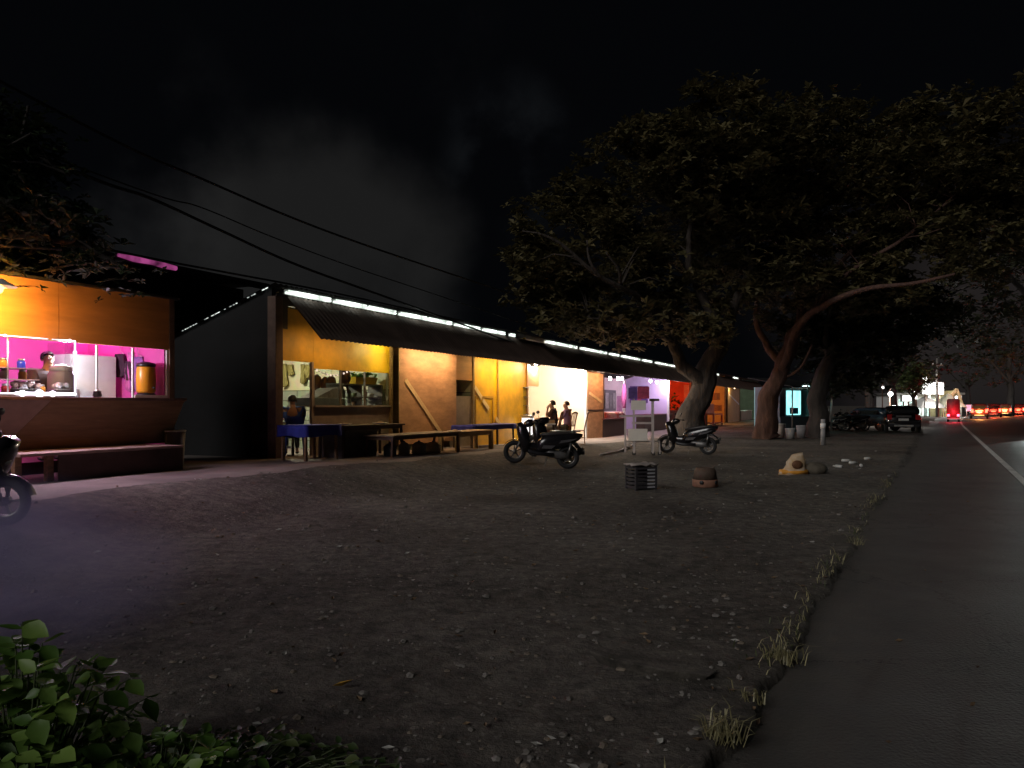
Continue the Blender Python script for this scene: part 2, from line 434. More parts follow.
def strip(name, s0, s1, ds, ta, tb, z, mat, nt_=1, kind='structure'):
    vs = []; fs = []; k = 0; s = s0
    while s <= s1+1e-6:
        for j in range(nt_+1): vs.append(road_pt(s, ta+(tb-ta)*j/nt_, z))
        s += ds; k += 1
    for i in range(k-1):
        for j in range(nt_): fs.append((i*(nt_+1)+j, i*(nt_+1)+j+1, (i+1)*(nt_+1)+j+1, (i+1)*(nt_+1)+j)[::-1])
    mb = MB(); mb.add(vs, fs, True); o = mb.build(name, mat); o['kind'] = kind
    if o.data.polygons[0].normal.z < 0: o.data.flip_normals()
    return o
strip('road', -30, 400, 2, -1.1, 13.0, 0.0, ASPH, 6)
LINE = mk('road_paint', (0.62, 0.61, 0.58), 0.7, 0.45, 3.0)
strip('road_line', -30, 400, 2, 1.36, 1.50, 0.004, LINE)

# terrace apron in front of the shops: worn concrete following the slope
def apron():
    vs = []; fs = []; nu = 200; nw = 16
    for i in range(nu+1):
        u = -12 + 84*i/nu
        vmax = 2.9 + 0.5*noise.noise(Vector((u*0.5, 0, 0))) + 0.2*noise.noise(Vector((u*2.1, 5, 0)))
        for j in range(nw+1):
            v = -6 + (vmax+6)*j/nw
            p = R(u, -v); z = base(u)*sstep(4.6, 2.4, v) + 0.035 + 0.008*noise.noise(Vector((p.x, p.y, 0)))
            vs.append((p.x, p.y, z - (0.06 if j == nw else 0)))
    for i in range(nu):
        for j in range(nw): fs.append((i*(nw+1)+j, i*(nw+1)+j+1, (i+1)*(nw+1)+j+1, (i+1)*(nw+1)+j))
    mb = MB(); mb.add(vs, fs, True); o = mb.build('pavement', mk('worn_concrete', (0.24, 0.20, 0.18), 0.9, 0.4, 0.9, bump=0.5)); o['kind'] = 'structure'
    if o.data.polygons[0].normal.z < 0: o.data.flip_normals()
apron()
GH = 0.035     # apron surface above base()

def stones():
    mb = MB(); rnd = random.Random(3)
    def stone(x, y, r):
        z = surf(x, y); vs = []
        sx, sy, sz = r*rnd.uniform(.7, 1.4), r*rnd.uniform(.7, 1.4), r*rnd.uniform(.35, .8); ro = rnd.uniform(0, PI)
        for i, (lat, cnt) in enumerate(((-1, 1), (-.3, 5), (.5, 5), (1, 1))):
            for k in range(cnt):
                a = 2*PI*k/cnt + i*.5 + ro; cr = math.sqrt(max(0, 1-lat*lat)) if cnt > 1 else 0
                q = rnd.uniform(.75, 1.2)
                X, Y_ = sx*cr*math.cos(a)*q, sy*cr*math.sin(a)*q
                vs.append((x+X, y+Y_, z+sz*lat*q+sz*.25))
        fs = [(0, 1+(k+1)%5, 1+k) for k in range(5)]
        fs += [(1+k, 1+(k+1)%5, 6+(k+1)%5, 6+k) for k in range(5)] + [(6+k, 6+(k+1)%5, 11) for k in range(5)]
        mb.mat(rnd.choice((0, 0, 1, 2))); mb.add(vs, fs)
    n = 0
    while n < 1900:
        y = 2.6 + 16*rnd.random()**1.7; x = rnd.uniform(-.7*y, .62*y)
        P = Vector((x, y, 0))
        if P.dot(RN) > -0.9: continue
        if noise.noise(P*0.55) < rnd.uniform(-.45, .35): continue
        r = rnd.choice((.004, .005, .006, .008, .010, .012, .018)) * (1+y*.06)
        stone(x, y, r); n += 1
    for n in range(70):
        y = 2.8+9*rnd.random(); P = Vector((rnd.uniform(-.1, .75)*y, y, 0))
        if -0.9 < P.dot(RN) < 1.3: 
            continue
        if P.dot(RN) < -0.9: stone(P.x, P.y, rnd.uniform(.016, .032))
    o = mb.build('gravel', [mk('stone_grey', (0.20, 0.185, 0.168), 0.85, 0.3, 9), mk('stone_dark', (0.16, 0.145, 0.13), 0.9, 0.3, 9), mk('stone_brown', (0.19, 0.155, 0.12), 0.9, 0.3, 9)])
    tag(o, kind='stuff')
stones()
def litter():
    """dry leaves and paper scraps strewn over the lot and road edge"""
    mb = MB(); rnd = random.Random(11)
    for n in range(420):
        y = 2.7 + 22*rnd.random()**1.5; x = rnd.uniform(-.55, .62)*y
        P = Vector((x, y, 0)); t = P.dot(RN)
        if t > 1.0: continue
        if t > -0.7 and rnd.random() < .85: continue
        z = (surf(x, y) if t < -0.7 else 0.0)+.012
        a = rnd.uniform(0, 2*PI); l = rnd.uniform(.012, .034)*(1+y*.03); wd = l*rnd.uniform(.25, .6)
        d = Vector((math.cos(a), math.sin(a), 0)); q = Vector((-d.y, d.x, 0)); c = Vector((x, y, z))
        mb.mat(0 if rnd.random() < .3 else rnd.choice((1, 2)))
        mb.add([c-d*l, c+q*wd+Vector((0,0,.3*l)), c+d*l+Vector((0,0,.25*l)), c-q*wd+Vector((0,0,.1*l)), c+Vector((0,0,-.008))], [(0,4,1),(1,4,2),(2,4,3),(3,4,0)])
    o = mb.build('litter', [mk('paper_scrap', (0.42, 0.41, 0.38), .8, .2, 9, bump=0), mk('dry_leaf', (0.20, 0.13, 0.07), .8, .3, 9, bump=0), mk('brown_leaf', (0.12, 0.075, 0.045), .8, .3, 9, bump=0)])
    tag(o, kind='stuff')
litter()
# ------------------------------------------------------------------ the shop row
def tile_mat(name, c1, c2, zsplit, upper):
    if name in MATS: return MATS[name]
    m, nt, out = _mat(name); N = nt.nodes.new; L = nt.links.new
    b = N('ShaderNodeBsdfPrincipled'); b.inputs['Roughness'].default_value = .5
    tc = N('ShaderNodeTexCoord'); sp = N('ShaderNodeSeparateXYZ'); L(tc.outputs['Object'], sp.inputs[0])
    ad = N('ShaderNodeMath'); ad.operation = 'ADD'; L(sp.outputs[0], ad.inputs[0]); L(sp.outputs[1], ad.inputs[1])
    cb = N('ShaderNodeCombineXYZ'); L(ad.outputs[0], cb.inputs[0]); L(sp.outputs[2], cb.inputs[1])
    br = N('ShaderNodeTexBrick'); br.inputs['Scale'].default_value = 1.0; br.inputs['Brick Width'].default_value = .62; br.inputs['Row Height'].default_value = .27
    br.inputs['Mortar Size'].default_value = .012
    br.inputs['Color1'].default_value = (*c1, 1); br.inputs['Color2'].default_value = (*c2, 1); br.inputs['Mortar'].default_value = (.10, .11, .08, 1)
    L(cb.outputs[0], br.inputs['Vector'])
    n = N('ShaderNodeTexNoise'); n.inputs['Scale'].default_value = 4; n.inputs['Detail'].default_value = 6; L(tc.outputs['Object'], n.inputs['Vector'])
    gt = N('ShaderNodeMath'); gt.operation = 'GREATER_THAN'; gt.inputs[1].default_value = zsplit; L(sp.outputs[2], gt.inputs[0])
    mx = N('ShaderNodeMix'); mx.data_type = 'RGBA'; L(gt.outputs[0], mx.inputs[0]); L(br.outputs[0], mx.inputs[6]); mx.inputs[7].default_value = (*upper, 1)
    m2 = N('ShaderNodeMix'); m2.data_type = 'RGBA'; m2.blend_type = 'MULTIPLY'; m2.inputs[0].default_value = .5
    L(mx.outputs[2], m2.inputs[6]); L(n.outputs['Color'], m2.inputs[7]); L(m2.outputs[2], b.inputs['Base Color']); L(b.outputs[0], out.inputs[0])
    MATS[name] = m; return m
U_END = 72.0
row = thing('shop_row', 'long low row of open shops under one dark roof with white light along its edge', 'shop row', tuple(P0), TH)
def rp(mb, name, mats, bevel=0.0, label=None):
    o = mb.build(name, mats, row, bevel)
    if label: o['label'] = label
    return o
def roofz(w): return 3.97 - 0.324*w
def zr(px, py, w=0.0):
    u = u_at(px, w); return z_at(py, P0.y + DB.y*u + NB.y*w)
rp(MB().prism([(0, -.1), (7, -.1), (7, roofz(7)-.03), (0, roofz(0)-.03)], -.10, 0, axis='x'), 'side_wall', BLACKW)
# roof: corrugated sheets sloping to the back
def corr(u0, u1, w0, z0, w1, z1, pitch=.16, amp=.018, nw=3, th=.012):
    mb = MB(); vs = []; fs = []; n = int((u1-u0)/(pitch/4)); d = Vector((0, w1-w0, z1-z0)).normalized(); nn = Vector((0, -d.z, d.y))
    for layer in (0, 1):
        for i in range(n+1):
            u = u0+(u1-u0)*i/n
            for j in range(nw+1):
                k = j/nw; p = Vector((u, w0+(w1-w0)*k, z0+(z1-z0)*k)) + nn*(amp*math.sin(2*PI*u/pitch) - layer*th) + Vector((0, 0, .012*noise.noise(Vector((u*.7, k*3, 1)))))
                vs.append(p)
    q = (n+1)*(nw+1)
    for i in range(n):
        for j in range(nw):
            a = i*(nw+1)+j; f = (a, a+1, a+nw+2, a+nw+1); fs.append(f); fs.append(tuple(q+x for x in f[::-1]))
        for j in (0, nw):
            a = i*(nw+1)+j; fs.append((a, a+nw+1, q+a+nw+1, q+a))
    mb.add(vs, fs, True); return mb
rp(corr(-.2, U_END, -.12, roofz(-.12), 7, roofz(7)), 'roof', SHEET)
rp(corr(.32, U_END, -.02, 3.80, -.92, 2.87, nw=4), 'awning', mk('awning_sheet', (0.125, 0.082, 0.066), .7, .35, 1.5))
# beam carrying the awning and the header wall behind the lit gap
rp(MB().box(0, U_END, 0, .10, 3.60, 3.83), 'header_beam', DARKW)
rp(MB().box(.0, .32, -.05, .0, 3.1, 3.83), 'fascia_board', DARKW)
rp(MB().box(0, U_END, 4.5, 4.6, -.1, roofz(4.5)-.05), 'back_wall', mk('cream_wall', (.62, .58, .42), .8, .15, 2))
CREAM_TILE = tile_mat('tiled_cream_wall', (.40, .44, .36), (.36, .41, .34), 1.90, (.78, .74, .50))
LAVB = mk('pale_lilac_wall', (.74, .62, .62), .7, .1, 1.2, bump=.05)
PEACH = mk('peach_wall', (.80, .62, .46), .7, .06, 1.2, bump=.05)
LAV = mk('lavender_wall', (.52, .43, .66), .7, .1, 1.2, bump=.05)
REDW = mk('red_wall', (.75, .10, .035), .6, .25, 1.5)
ORW = mk('orange_wall', (.70, .30, .08), .6, .2, 1.5)
TANW = mk('tan_wall', (.55, .36, .15), .6, .2, 1.5)
GRNW = mk('green_grey_wall', (.34, .37, .28), .7, .2, 1.5)
uB = {k: u_at(k) for k in (278, 310, 312, 388, 389, 448, 449, 472, 526, 530, 585, 602, 625, 668, 690, 706, 725, 727, 739, 757)}
parts = [(uB[389], CREAM_TILE), (uB[449], PLYD), (uB[472], CREAM_TILE), (uB[526], YEL), (uB[585], PEACH), (uB[602], PLY), (uB[668], LAV), (uB[690]+1.5, REDW), (uB[706], PLYD), (uB[725], ORW), (uB[739], TANW), (U_END, GRNW)]
for i, (u, m) in enumerate(parts):
    rp(MB().prism([(.05, -.1), (4.5, -.1), (4.5, roofz(4.5)-.05), (.05, roofz(.05)-.05)], u, u+.06, axis='x'), 'partition_wall', m)
# nearer back walls of the lit rooms
for a, b, m in ((526, 585, PEACH), (602, 668, LAVB), (668, 690, REDW), (706, 725, ORW)):
    rp(MB().box(uB[a]+.07, uB[b]-.01, 2.6, 2.66, -.1, roofz(2.66)-.06), 'back_wall', m)
# --- fronts
def front(px0, px1, zb, zt, m, name, w0=-.04, w1=0.0, u0=None, u1=None, label=None, zb1=None):
    u0 = uB.get(px0, None) if u0 is None else u0; u1 = uB.get(px1, None) if u1 is None else u1
    mb = MB()
    zb1 = zb if zb1 is None else zb1
    vs = [Vector((u, w, z)) for u, a, b in ((u0, zb, zt), (u1, zb1, zt)) for w in (w0, w1) for z in (a, b)]
    mb.add(vs, [(0,1,3,2),(4,6,7,5),(0,4,5,1),(2,3,7,6),(1,5,7,3),(0,2,6,4)])
    return rp(mb, name, m, label=label)
def post(u, zt=3.6, s=.11, m=POSTM, w=-.02, zb=None):
    zb = base(u) if zb is None else zb
    return rp(MB().box(u-s/2, u+s/2, w-s/2, w+s/2, zb, zt), 'post', m, .008)
post(-.02, 3.75, .22)
# shop A: yellow sign band, doorway, glazed display
zA = zr(278, 360)
front(278, 312, zA, 3.55, YEL, 'sign_board', u0=.09, u1=uB[312])
front(312, 388, zr(312, 368)-.01, 3.55, YEL, 'sign_board', u0=uB[312]+.004)
post(uB[310]+.03, 2.45, .07, GREYP)
zc = zr(350, 407)
front(312, 388, base(2), zc, GREYP, 'counter_panel', w0=-.02, w1=.04)
rp(MB().box(uB[312], uB[388], -.10, .70, zc, zc+.04), 'counter_top', mk('counter_laminate', (.34, .30, .27), .4, .2, 3))
pane = MB()
for k in range(3):
    a = uB[312]+.05+(uB[388]-uB[312]-.1)*k/3; b = uB[312]+.05+(uB[388]-uB[312]-.1)*(k+1)/3-.03
    pane.box(a, b, -.012, -.004, zc+.05, zr(350, 370))
rp(pane, 'window_pane', GLASS)
for k in range(4):
    a = uB[312]+.04+(uB[388]-uB[312]-.1)*k/3; rp(MB().box(a-.015, a+.015, -.03, .02, zc+.04, zr(350, 370)+.02), 'mullion', mk('dull_frame', (.20, .19, .17), .5, .2, 6))
# shop B: plywood shutter leaning on the frontage
def shutter(u0, u1, zb, zt, m, w, brace, bm, label=None):
    o = rp(MB().box(u0, u1, w-.02, w, zb, zt), 'plywood_panel', m, .004, label)
    mb = MB()
    for (a, za, b, zb_) in brace: mb.bar((a, w-.035, za), (b, w-.035, zb_), .13, .012, up=(0, 1, 0))
    if brace: mb.build('brace', bm, o)
    return o
shutter(uB[389]+.05, uB[448], base(5)+.2, zr(420, 351), PLY, -.26, [(4.45, 2.15, 6.45, .55)], mk('pale_brace', (.85, .68, .40), .6, .2, 3))
post(uB[389], 3.0, .08, WOOD, -.06)
# shop C: narrow glazed bay with orange head
front(449, 472, zr(460, 380), 3.3, ORA, 'sign_board', u0=uB[449]+.03)
front(449, 472, base(8), zr(460, 396), GREYP, 'counter_panel', w0=-.01, w1=.04, u0=uB[449]+.03)
rp(MB().box(uB[449]+.08, uB[472]-.06, -.03, -.02, zr(460, 396), zr(460, 380)), 'window_pane', GLASS)
post(uB[472], 3.2, .10, mk('weathered_post', (.30, .22, .10), .7, .3, 4))
# shop D: shut yellow boards
front(472, 526, base(10), 3.4, YEL, 'plywood_panel', u0=uB[472]+.06, w0=-.03)
d0, d1 = u_at(474), u_at(492)
dm = MB()
for a, b, za, zb_ in ((d0, d0+.05, base(9), zr(483, 398)), (d1-.05, d1, base(9), zr(483, 398)), (d0, d1, zr(483, 398), zr(483, 398)+.06)): dm.box(a, b, -.055, -.031, za, zb_)
rp(dm, 'door_frame', [mk('gold_batten', (.50, .30, .04), .6, .25, 3)])
for a, pa, b, pb in ((473, 387, 480, 398), (481, 400, 487, 409), (494, 418, 500, 427)):
    rp(MB().bar((u_at(a), -.066, zr(a, pa)), (u_at(b), -.066, zr(b, pb)), .14, .012, up=(0, 1, 0)), 'brace', mk('pale_brace', (.85, .68, .34), .6, .2, 3))
rp(MB().box(u_at(496), u_at(497.5), -.06, -.031, base(10), 3.3), 'batten', mk('gold_batten', (.62, .42, .10), .6, .25, 3))
# shop E: open, white lit
post(uB[526], 3.3, .10, ORA); post(uB[585], 3.3, .10, WHITE)
front(526, 530, zr(528, 386), zr(528, 366), ORA, 'sign_board', u0=uB[526]+.06, u1=uB[530]+.7)
# shop F: brown boards
shutter(uB[585]+.08, uB[602], base(20), zr(594, 373), PLY, -.06, [(uB[585]+.3, zr(587, 393), uB[602]-.3, zr(600, 402))], mk('pale_brace', (.85, .68, .40), .6, .2, 3))
rp(MB().box(uB[585]+.1, uB[602]-.05, -.10, -.081, zr(594, 411), zr(594, 409.5)), 'batten', DARKW)
for k in (602, 668, 690, 706, 725, 739, 757): post(uB[k], 3.3, .14, POSTM if k != 668 else WHITE)
front(690, 706, 0, 3.3, PLYD, 'plywood_panel', u0=uB[690], u1=uB[706])
shutter(uB[727], uB[739], 0, 3.3, TANW, -.04, [(uB[727]+.6, 2.4, uB[739]-.4, 1.55)], WHITE)
# lit gap between awning and roof: glowing tubes stand in for indoor light leaking out
TUBE = em('tube_glow', (.88, 1.0, .90), 1.7, .85)
spans = [(285, 331), (333, 396), (398.5, 452), (454, 480), (482, 505), (509, 515), (545, 577), (580, 607), (609, 619), (621, 640), (642, 652), (655, 677), (685, 694), (713, 719), (733, 738)]
words = 'first second third fourth fifth sixth seventh eighth ninth tenth eleventh twelfth thirteenth fourteenth fifteenth'.split()
for i, (a, b) in enumerate(spans):
    ua, ub = u_at(a, -.04), u_at(b, -.04); L_ = ub-ua
    t = thing('added_tube', '%s white tube from the gable end, added for light leaking through the roof gap' % words[i], 'added tube', tuple(R(ua, -.045, 3.84)), TH, 'white tubes added for light from the roof gap')
    zt = .10 if i < 8 else .09
    MB().box(0, L_, .03, .045, -.01, zt).build('housing', WHITE, t)
    tb = MB(); n = max(1, int(L_/1.25)); wv = L_/n
    for k in range(n):
        tb.tube([(k*wv+.02, 0, .028), ((k+1)*wv-.02, 0, .028)], .027, 6)
        tb.tube([(k*wv+.10, -.004, .078), ((k+1)*wv-.02, -.004, .082)], .020, 6)
    tb.build('tube', TUBE, t)
    for k in range(int(L_/2.2)+(i % 2)):
        hx = L_*(k+.3+.4*((i*7+k*3) % 5)/5)/(int(L_/2.2)+1); MB().ball((hx, -.012, .05), .030, n=10, m=6).build('hot_spot', em('hot_glow', (.92, 1, .95), 9), t)
# glowing bits stand in for light leaking through the gable verge
rnd = random.Random(5); t = thing('rake_leaks', 'glowing dots put in for light leaking along the gable edge of the long roof', 'light leaks', tuple(P0), TH)
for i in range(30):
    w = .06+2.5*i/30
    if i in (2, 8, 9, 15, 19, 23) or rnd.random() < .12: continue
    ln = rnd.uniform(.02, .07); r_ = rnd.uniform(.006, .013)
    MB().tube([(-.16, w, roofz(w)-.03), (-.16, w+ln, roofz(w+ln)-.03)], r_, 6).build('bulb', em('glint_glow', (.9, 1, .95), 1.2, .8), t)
MB().tube([(-.16, .0, roofz(0)-.015), (-.16, 1.3, roofz(1.3)-.018), (-.16, 2.7, roofz(2.7)-.015)], .005, 5).build('wire', BLACKP, t)  # made-up wire joining the glowing dots

# --- lamps of the row
def bulb(u, w, z, col, energy, label, r=.05, glow=12.0, cord=.25, mname=None, group=None, light=True):
    t = thing('light_bulb', label, 'light bulb', tuple(R(u, w, z)), TH, group)
    mn = mname or 'bulb_%02x%02x%02x_%d' % (int(col[0]*255), int(col[1]*255), int(col[2]*255), int(glow))
    MB().ball((0, 0, 0), r, r, r*1.25, 10, 7).build('bulb', em(mn, col, glow), t)
    MB().tube([(0, 0, r*1.1), (0, 0, r*1.1+.06)], r*.45, 8).build('socket', BLACKP, t)
    if cord: MB().tube([(0, 0, r*1.1+.06), (0, 0, r*1.1+cord)], .006, 5).build('cord', BLACKP, t)
    if light: lamp('POINT', (0, 0, -r*1.6), energy, col, r, parent=t)
    return t
bulb(2.0, 2.2, 2.85, (1, .93, .66), 270, 'bare bulb above the tiled room behind the dim yellow sign band', .05, 10)
bulb(3.55, -.50, 2.98, (1, .84, .30), 24, 'warm bulb under the awning at the bright end of yellow sign band', .035, 10, .1)
bulb(7.9, 1.2, 2.8, (1, .80, .45), 16, 'warm bulb inside the narrow glazed bay beside the plywood shutter', .05, 8)
for i, (u, w, en, lb) in enumerate(((13.3, -.1, 260, 'glaring white bulb at the yellow board end of the peach room'), (18.2, -.1, 380, 'glaring white bulb at the brown board end of the peach room'), (15.8, 1.3, 520, 'white bulb in the middle of the peach lit room'))):
    bulb(u, w, 3.02, (1, .90, .74), en, lb, .07, 30, .2)
def under_fill(ua, ub, col, energy, label):  # fill light built as a hidden tube, added to brighten the shop fronts
    t = thing('added_tube', label, 'added tube', tuple(R((ua+ub)/2, -.74, 2.98)), TH, 'fill tubes added under the awning'); h = (ub-ua)/2
    MB().tube([(-h, 0, 0), (h, 0, 0)], .013, 8).build('tube', em('fill_tube_%d' % int(energy), col, 3), t)
    MB().box(-h-.03, h+.03, -.025, .025, .018, .045).build('housing', STEEL, t)
    lamp('AREA', (0, .02, -.02), energy, col, 2*h, 'lamp_light', (math.radians(22), 0, 0), t, sizey=.03)
under_fill(.5, 2.4, (1, .52, .20), 9, 'dim orange fill tube added under the awning at the dark end of the sign band')
under_fill(4.5, 6.9, (1, .58, .28), 46, 'warm fill tube added under the awning over the plywood shutter')
under_fill(8.9, 12.2, (1, .62, .20), 72, 'warm fill tube added under the awning over the shut yellow boards')
under_fill(13.4, 18.3, (1, .80, .70), 110, 'white fill tube added under the awning over the opening of the peach room')
under_fill(24, 30, (1, .66, .86), 70, 'pinkish fill tube added under the awning before the lavender room')
under_fill(19.0, 20.8, (1, .48, .22), 44, 'orange fill tube added under the awning over the brown boards')
bulb(22.5, .6, 3.0, (1, .84, .74), 230, 'white bulb over the grey picture in the lavender room', .07, 25, .2)
for k, px in enumerate((610, 618, 622)):
    bulb(u_at(px, .2), .2, zr(px, 378.5, .2), (1, .86, .92), 30, '%s bulb of the three hanging close together in the lavender room' % ('left', 'middle', 'right')[k], .075, 25, .3)
for k, px in enumerate((650.5, 657)):
    bulb(u_at(px, .3), .3, zr(px, 381+k*1.2, .3), (.94, .74, .98), 62, ('bulb hanging left of the last corner bulb in the lavender room', 'lower bulb hanging before the lavender wall near its red neighbour')[k], .08, 25, .35)
bulb(uB[668]-.5, -.1, zr(665, 382.5), (1, .82, .94), 70, 'bulb on the corner post between the lavender and the red room', .10, 30, .2)
bulb(35.2, 1.0, 2.9, (1, .20, .06), 560, 'red bulb hanging in the red room behind the tree trunk', .07, 9, .2)
bulb(47.5, 1.0, 2.9, (1, .50, .16), 360, 'orange bulb in the orange room right of the tree trunk', .07, 9, .2)
bulb(54, -.5, 2.9, (1, .70, .36), 40, 'warm bulb over the tan boards beyond the trunk', .04, 8, .2)
bulb(65, 1.0, 2.9, (.72, 1, .78), 190, 'pale green bulb in the last dim room of the row', .07, 9, .2)
# ------------------------------------------------------------------ the stall on the left
S0 = -5.5
st = thing('food_stall', 'orange boarded food stall with glowing magenta inside, left of the dark gable wall', 'food stall', tuple(R(S0, 0, .40)), TH)
def sp_(mb, name, mats, parent=None, bevel=0.0):
    mb.v = [(x-S0, y, z-.40) for x, y, z in mb.v]
    return mb.build(name, mats, parent or st, bevel)
uR = u_at(167)          # right end
zs_b = zr(100, 343.5); zs_t = zr(100, 292.5)
mb = MB(); 
for a, b in ((-8.6, -4.72), (-4.71, uR-.005)): mb.box(a, b, -.05, 0, 2.47, 3.357)
sp_(mb, 'sign_board', ORA)
MAG = mk('magenta_wall', (.72, .10, .42), .6, .1, 1.0, bump=.03)
sp_(MB().box(-8.6, uR, 2.0, 2.06, .4, 3.357), 'back_wall', MAG)
sp_(MB().box(uR-.06, uR, .001, 1.999, .4, 3.357), 'side_wall', [MAG])
sp_(MB().box(uR, uR+.10, -.07, .12, .38, 3.36), 'post', POSTM)
sp_(MB().box(-8.6, uR+.2, -.1, 2.3, 3.36, 3.40), 'roof', SHEET)
zct = 1.62
sp_(MB().box(-8.6, uR+.06, -.42, .55, zct-.05, zct), 'counter', mk('counter_board', (.24, .15, .12), .55, .3, 3), bevel=.006)
# leaning skirt below the counter: pale board and brown plywood meeting on a slant
zk = zct-.05; z0 = .84
ua = u_at(38, -.40)
def quad(pts, th=.02):
    p = [Vector(q) for q in pts]; n = (p[1]-p[0]).cross(p[2]-p[0]).normalized()*th
    mb = MB(); k = len(p); mb.add(p+[q+n for q in p], [tuple(range(k-1, -1, -1)), tuple(range(k, 2*k))] + [(i, (i+1)%k, k+(i+1)%k, k+i) for i in range(k)]); return mb
ua = -5.06; uc = uR+.04
sp_(quad([(ua, -.40, zk), (uc, -.40, zk), (uc-.45, -.05, z0), (ua-.55, -.05, z0)]), 'skirt_panel', PLYD)
sp_(quad([(-8.6, -.40, zk), (ua-.006, -.40, zk), (ua-.556, -.05, z0), (-8.6, -.05, z0)]), 'skirt_panel', mk('beige_board', (.50, .37, .30), .7, .25, 2))['label'] = 'pale beige skirt board'
sp_(quad([(uc, -.40, zk), (uc+.01, 0, zk), (uc+.01, 0, z0), (uc-.45, -.05, z0)]), 'skirt_panel', PLYD)
# glass front and LED edged showcase
uq = u_at(75, -.30)
for k, (a, b) in enumerate(((uq+.03, u_at(96)), (u_at(96)+.02, u_at(132)), (u_at(132)+.02, uR-.02))):
    sp_(MB().box(a, b, -.02, -.012, zct+.01, 2.46), 'window_pane', GLASS)
for px in (96, 132): sp_(MB().box(u_at(px)-.012, u_at(px)+.012, -.03, .0, zct, 2.46), 'mullion', WHITE)
sp_(MB().box(uR-.035, uR-.001, -.035, .0, zct, 2.46), 'mullion', WHITE); sp_(MB().box(u_at(134), uR-.036, -.04, .01, zct+.001, zct+.05), 'sill', WHITE)
sc_ = thing('glass_showcase', 'glass food showcase edged with white lights on the orange stall counter', 'showcase', tuple(R(S0, 0, zct)), TH)
def cs_(mb, name, mats, bevel=0.0):
    mb.v = [(x-S0, y, z-zct) for x, y, z in mb.v]; return mb.build(name, mats, sc_, bevel)
cs_(MB().box(-8.4, uq, -.30, -.294, zct+.04, 2.46), 'front_pane', GLASS)
cs_(MB().box(uq-.006, uq, -.29, .34, zct+.04, 2.46), 'end_pane', GLASS)
cs_(MB().box(-8.4, uq, -.31, .36, zct+.001, zct+.04), 'tray', STEEL)
for z in (1.86, 2.02): cs_(MB().box(-8.4, u_at(30), -.22, .25, z, z+.012), 'shelf', mk('shelf_glass', (.45, .33, .36), .25, .2, 4))
LED = em('led_white', (.97, .88, 1), 3.2, .8); LEDV = em('led_violet', (.80, .72, 1), 2.2, .7)
def led(a, b, r=.013, m=LED):
    mb = MB(); a = Vector(a); b = Vector(b); mb.tube([a, b], r, 6)
    n = int((b-a).length/.22); rr = random.Random(int(a.x*10)+int(a.z*10))
    for i in range(n):
        if rr.random() < .45: mb.ball(a+(b-a)*(i+rr.uniform(.2, .8))/n, r*rr.uniform(1.8, 3.2), n=8, m=5)
    return mb
zl = 2.475
for (a, b, r, m) in (((-8.4, -.30, 2.47), (uq-.42, -.30, 2.47), .007, LED), ((uq-.36, -.30, 2.47), (uq, -.30, 2.47), .008, LED), ((uq, -.30, zct+.045), (uq, -.30, 2.47), .012, LEDV), ((-8.4, -.31, zct+.045), (uq-.9, -.31, zct+.045), .010, LED), ((uq-.9, -.31, zct+.045), (uq, -.31, zct+.045), .022, LED)):
    cs_(led(a, b, r, m), 'light_strip', m)
cs_(MB().tube([(uq-1.0, -.3, 2.46), (uq-1.0, -.3, zct+.04)], .012, 6), 'upright', STEEL)
lamp('AREA', tuple(R(-5.2, -.20, 1.72)), 5, (.95, .85, 1), 1.4, 'stall_light', (PI, 0, TH), None, sizey=.06)
lamp('AREA', tuple(R(-5.6, -.26, 2.44)), 8, (1, .80, 1), 2.0, 'stall_light', (0, 0, TH), None, sizey=.06)
lamp('AREA', tuple(R(-5.6, -.36, 2.46)), 52, (.96, .68, .95), 2.2, 'stall_light', (math.radians(-48), 0, TH), None, sizey=.05)
lamp('POINT', tuple(R(uq+.35, .45, 2.3)), 90, (.92, .90, 1), .06, 'stall_light')  # white fill added to brighten the fridge, with no fitting of its own
# food trays and jars in the showcase
rnd = random.Random(4); k = 0
jc = [('blue', (.03, .06, .7)), ('red', (.6, .05, .04)), ('white', (.7, .7, .72)), ('orange', (.7, .3, .04))]
wh = ['bottom', 'lower shelf', 'upper shelf']
for lev, z in enumerate((zct+.04, 1.872, 2.032)):
    for i in range(4):
        u = -5.75 + .26*i
        if u > u_at(30)-.1 and lev: continue
        cn, cc = jc[(i+lev) % 4]
        t = thing('food_jar', '%s filled jar, number %d from the left on the showcase %s' % (cn, i+1, wh[lev]), 'jar', tuple(R(u, -.02+.03*lev, z)), TH, 'jars in the lit showcase')
        MB().lathe([(.045, 0), (.055, .01), (.055, .10), (.04, .118)], n=14).build('body', mk('jar_'+cn, cc, .3, .15, 5, bump=0), t)
        MB().lathe([(.044, .1185), (.044, .145), (.03, .147)], n=14).build('lid', STEEL, t)
for i, (px, cc, nm) in enumerate(((22, (.32, .2, .17), 'brown'), (34, (.42, .3, .26), 'tan'), (61, (.6, .55, .58), 'pale'))):
    u = u_at(px)
    t = thing('food_tray', '%s heaped food tray %s' % (nm, ('at the left end of the showcase floor', 'in the middle of the showcase floor', 'beside the lit corner of the showcase')[i]), 'tray', tuple(R(u, .06, zct+.041)), TH, 'food trays in the showcase')
    MB().lathe([(.10, 0), (.15, .07), (.16, .075), (.155, .08)], n=18).build('dish', STEEL, t)
    mb = MB(); rr = random.Random(i)
    for j in range(14): mb.ball((rr.uniform(-.09, .09), rr.uniform(-.09, .09), .09+rr.uniform(0, .07)), rr.uniform(.03, .05), n=8, m=5)
    mb.build('food', mk('food_'+nm, cc, .5, .3, 12), t)
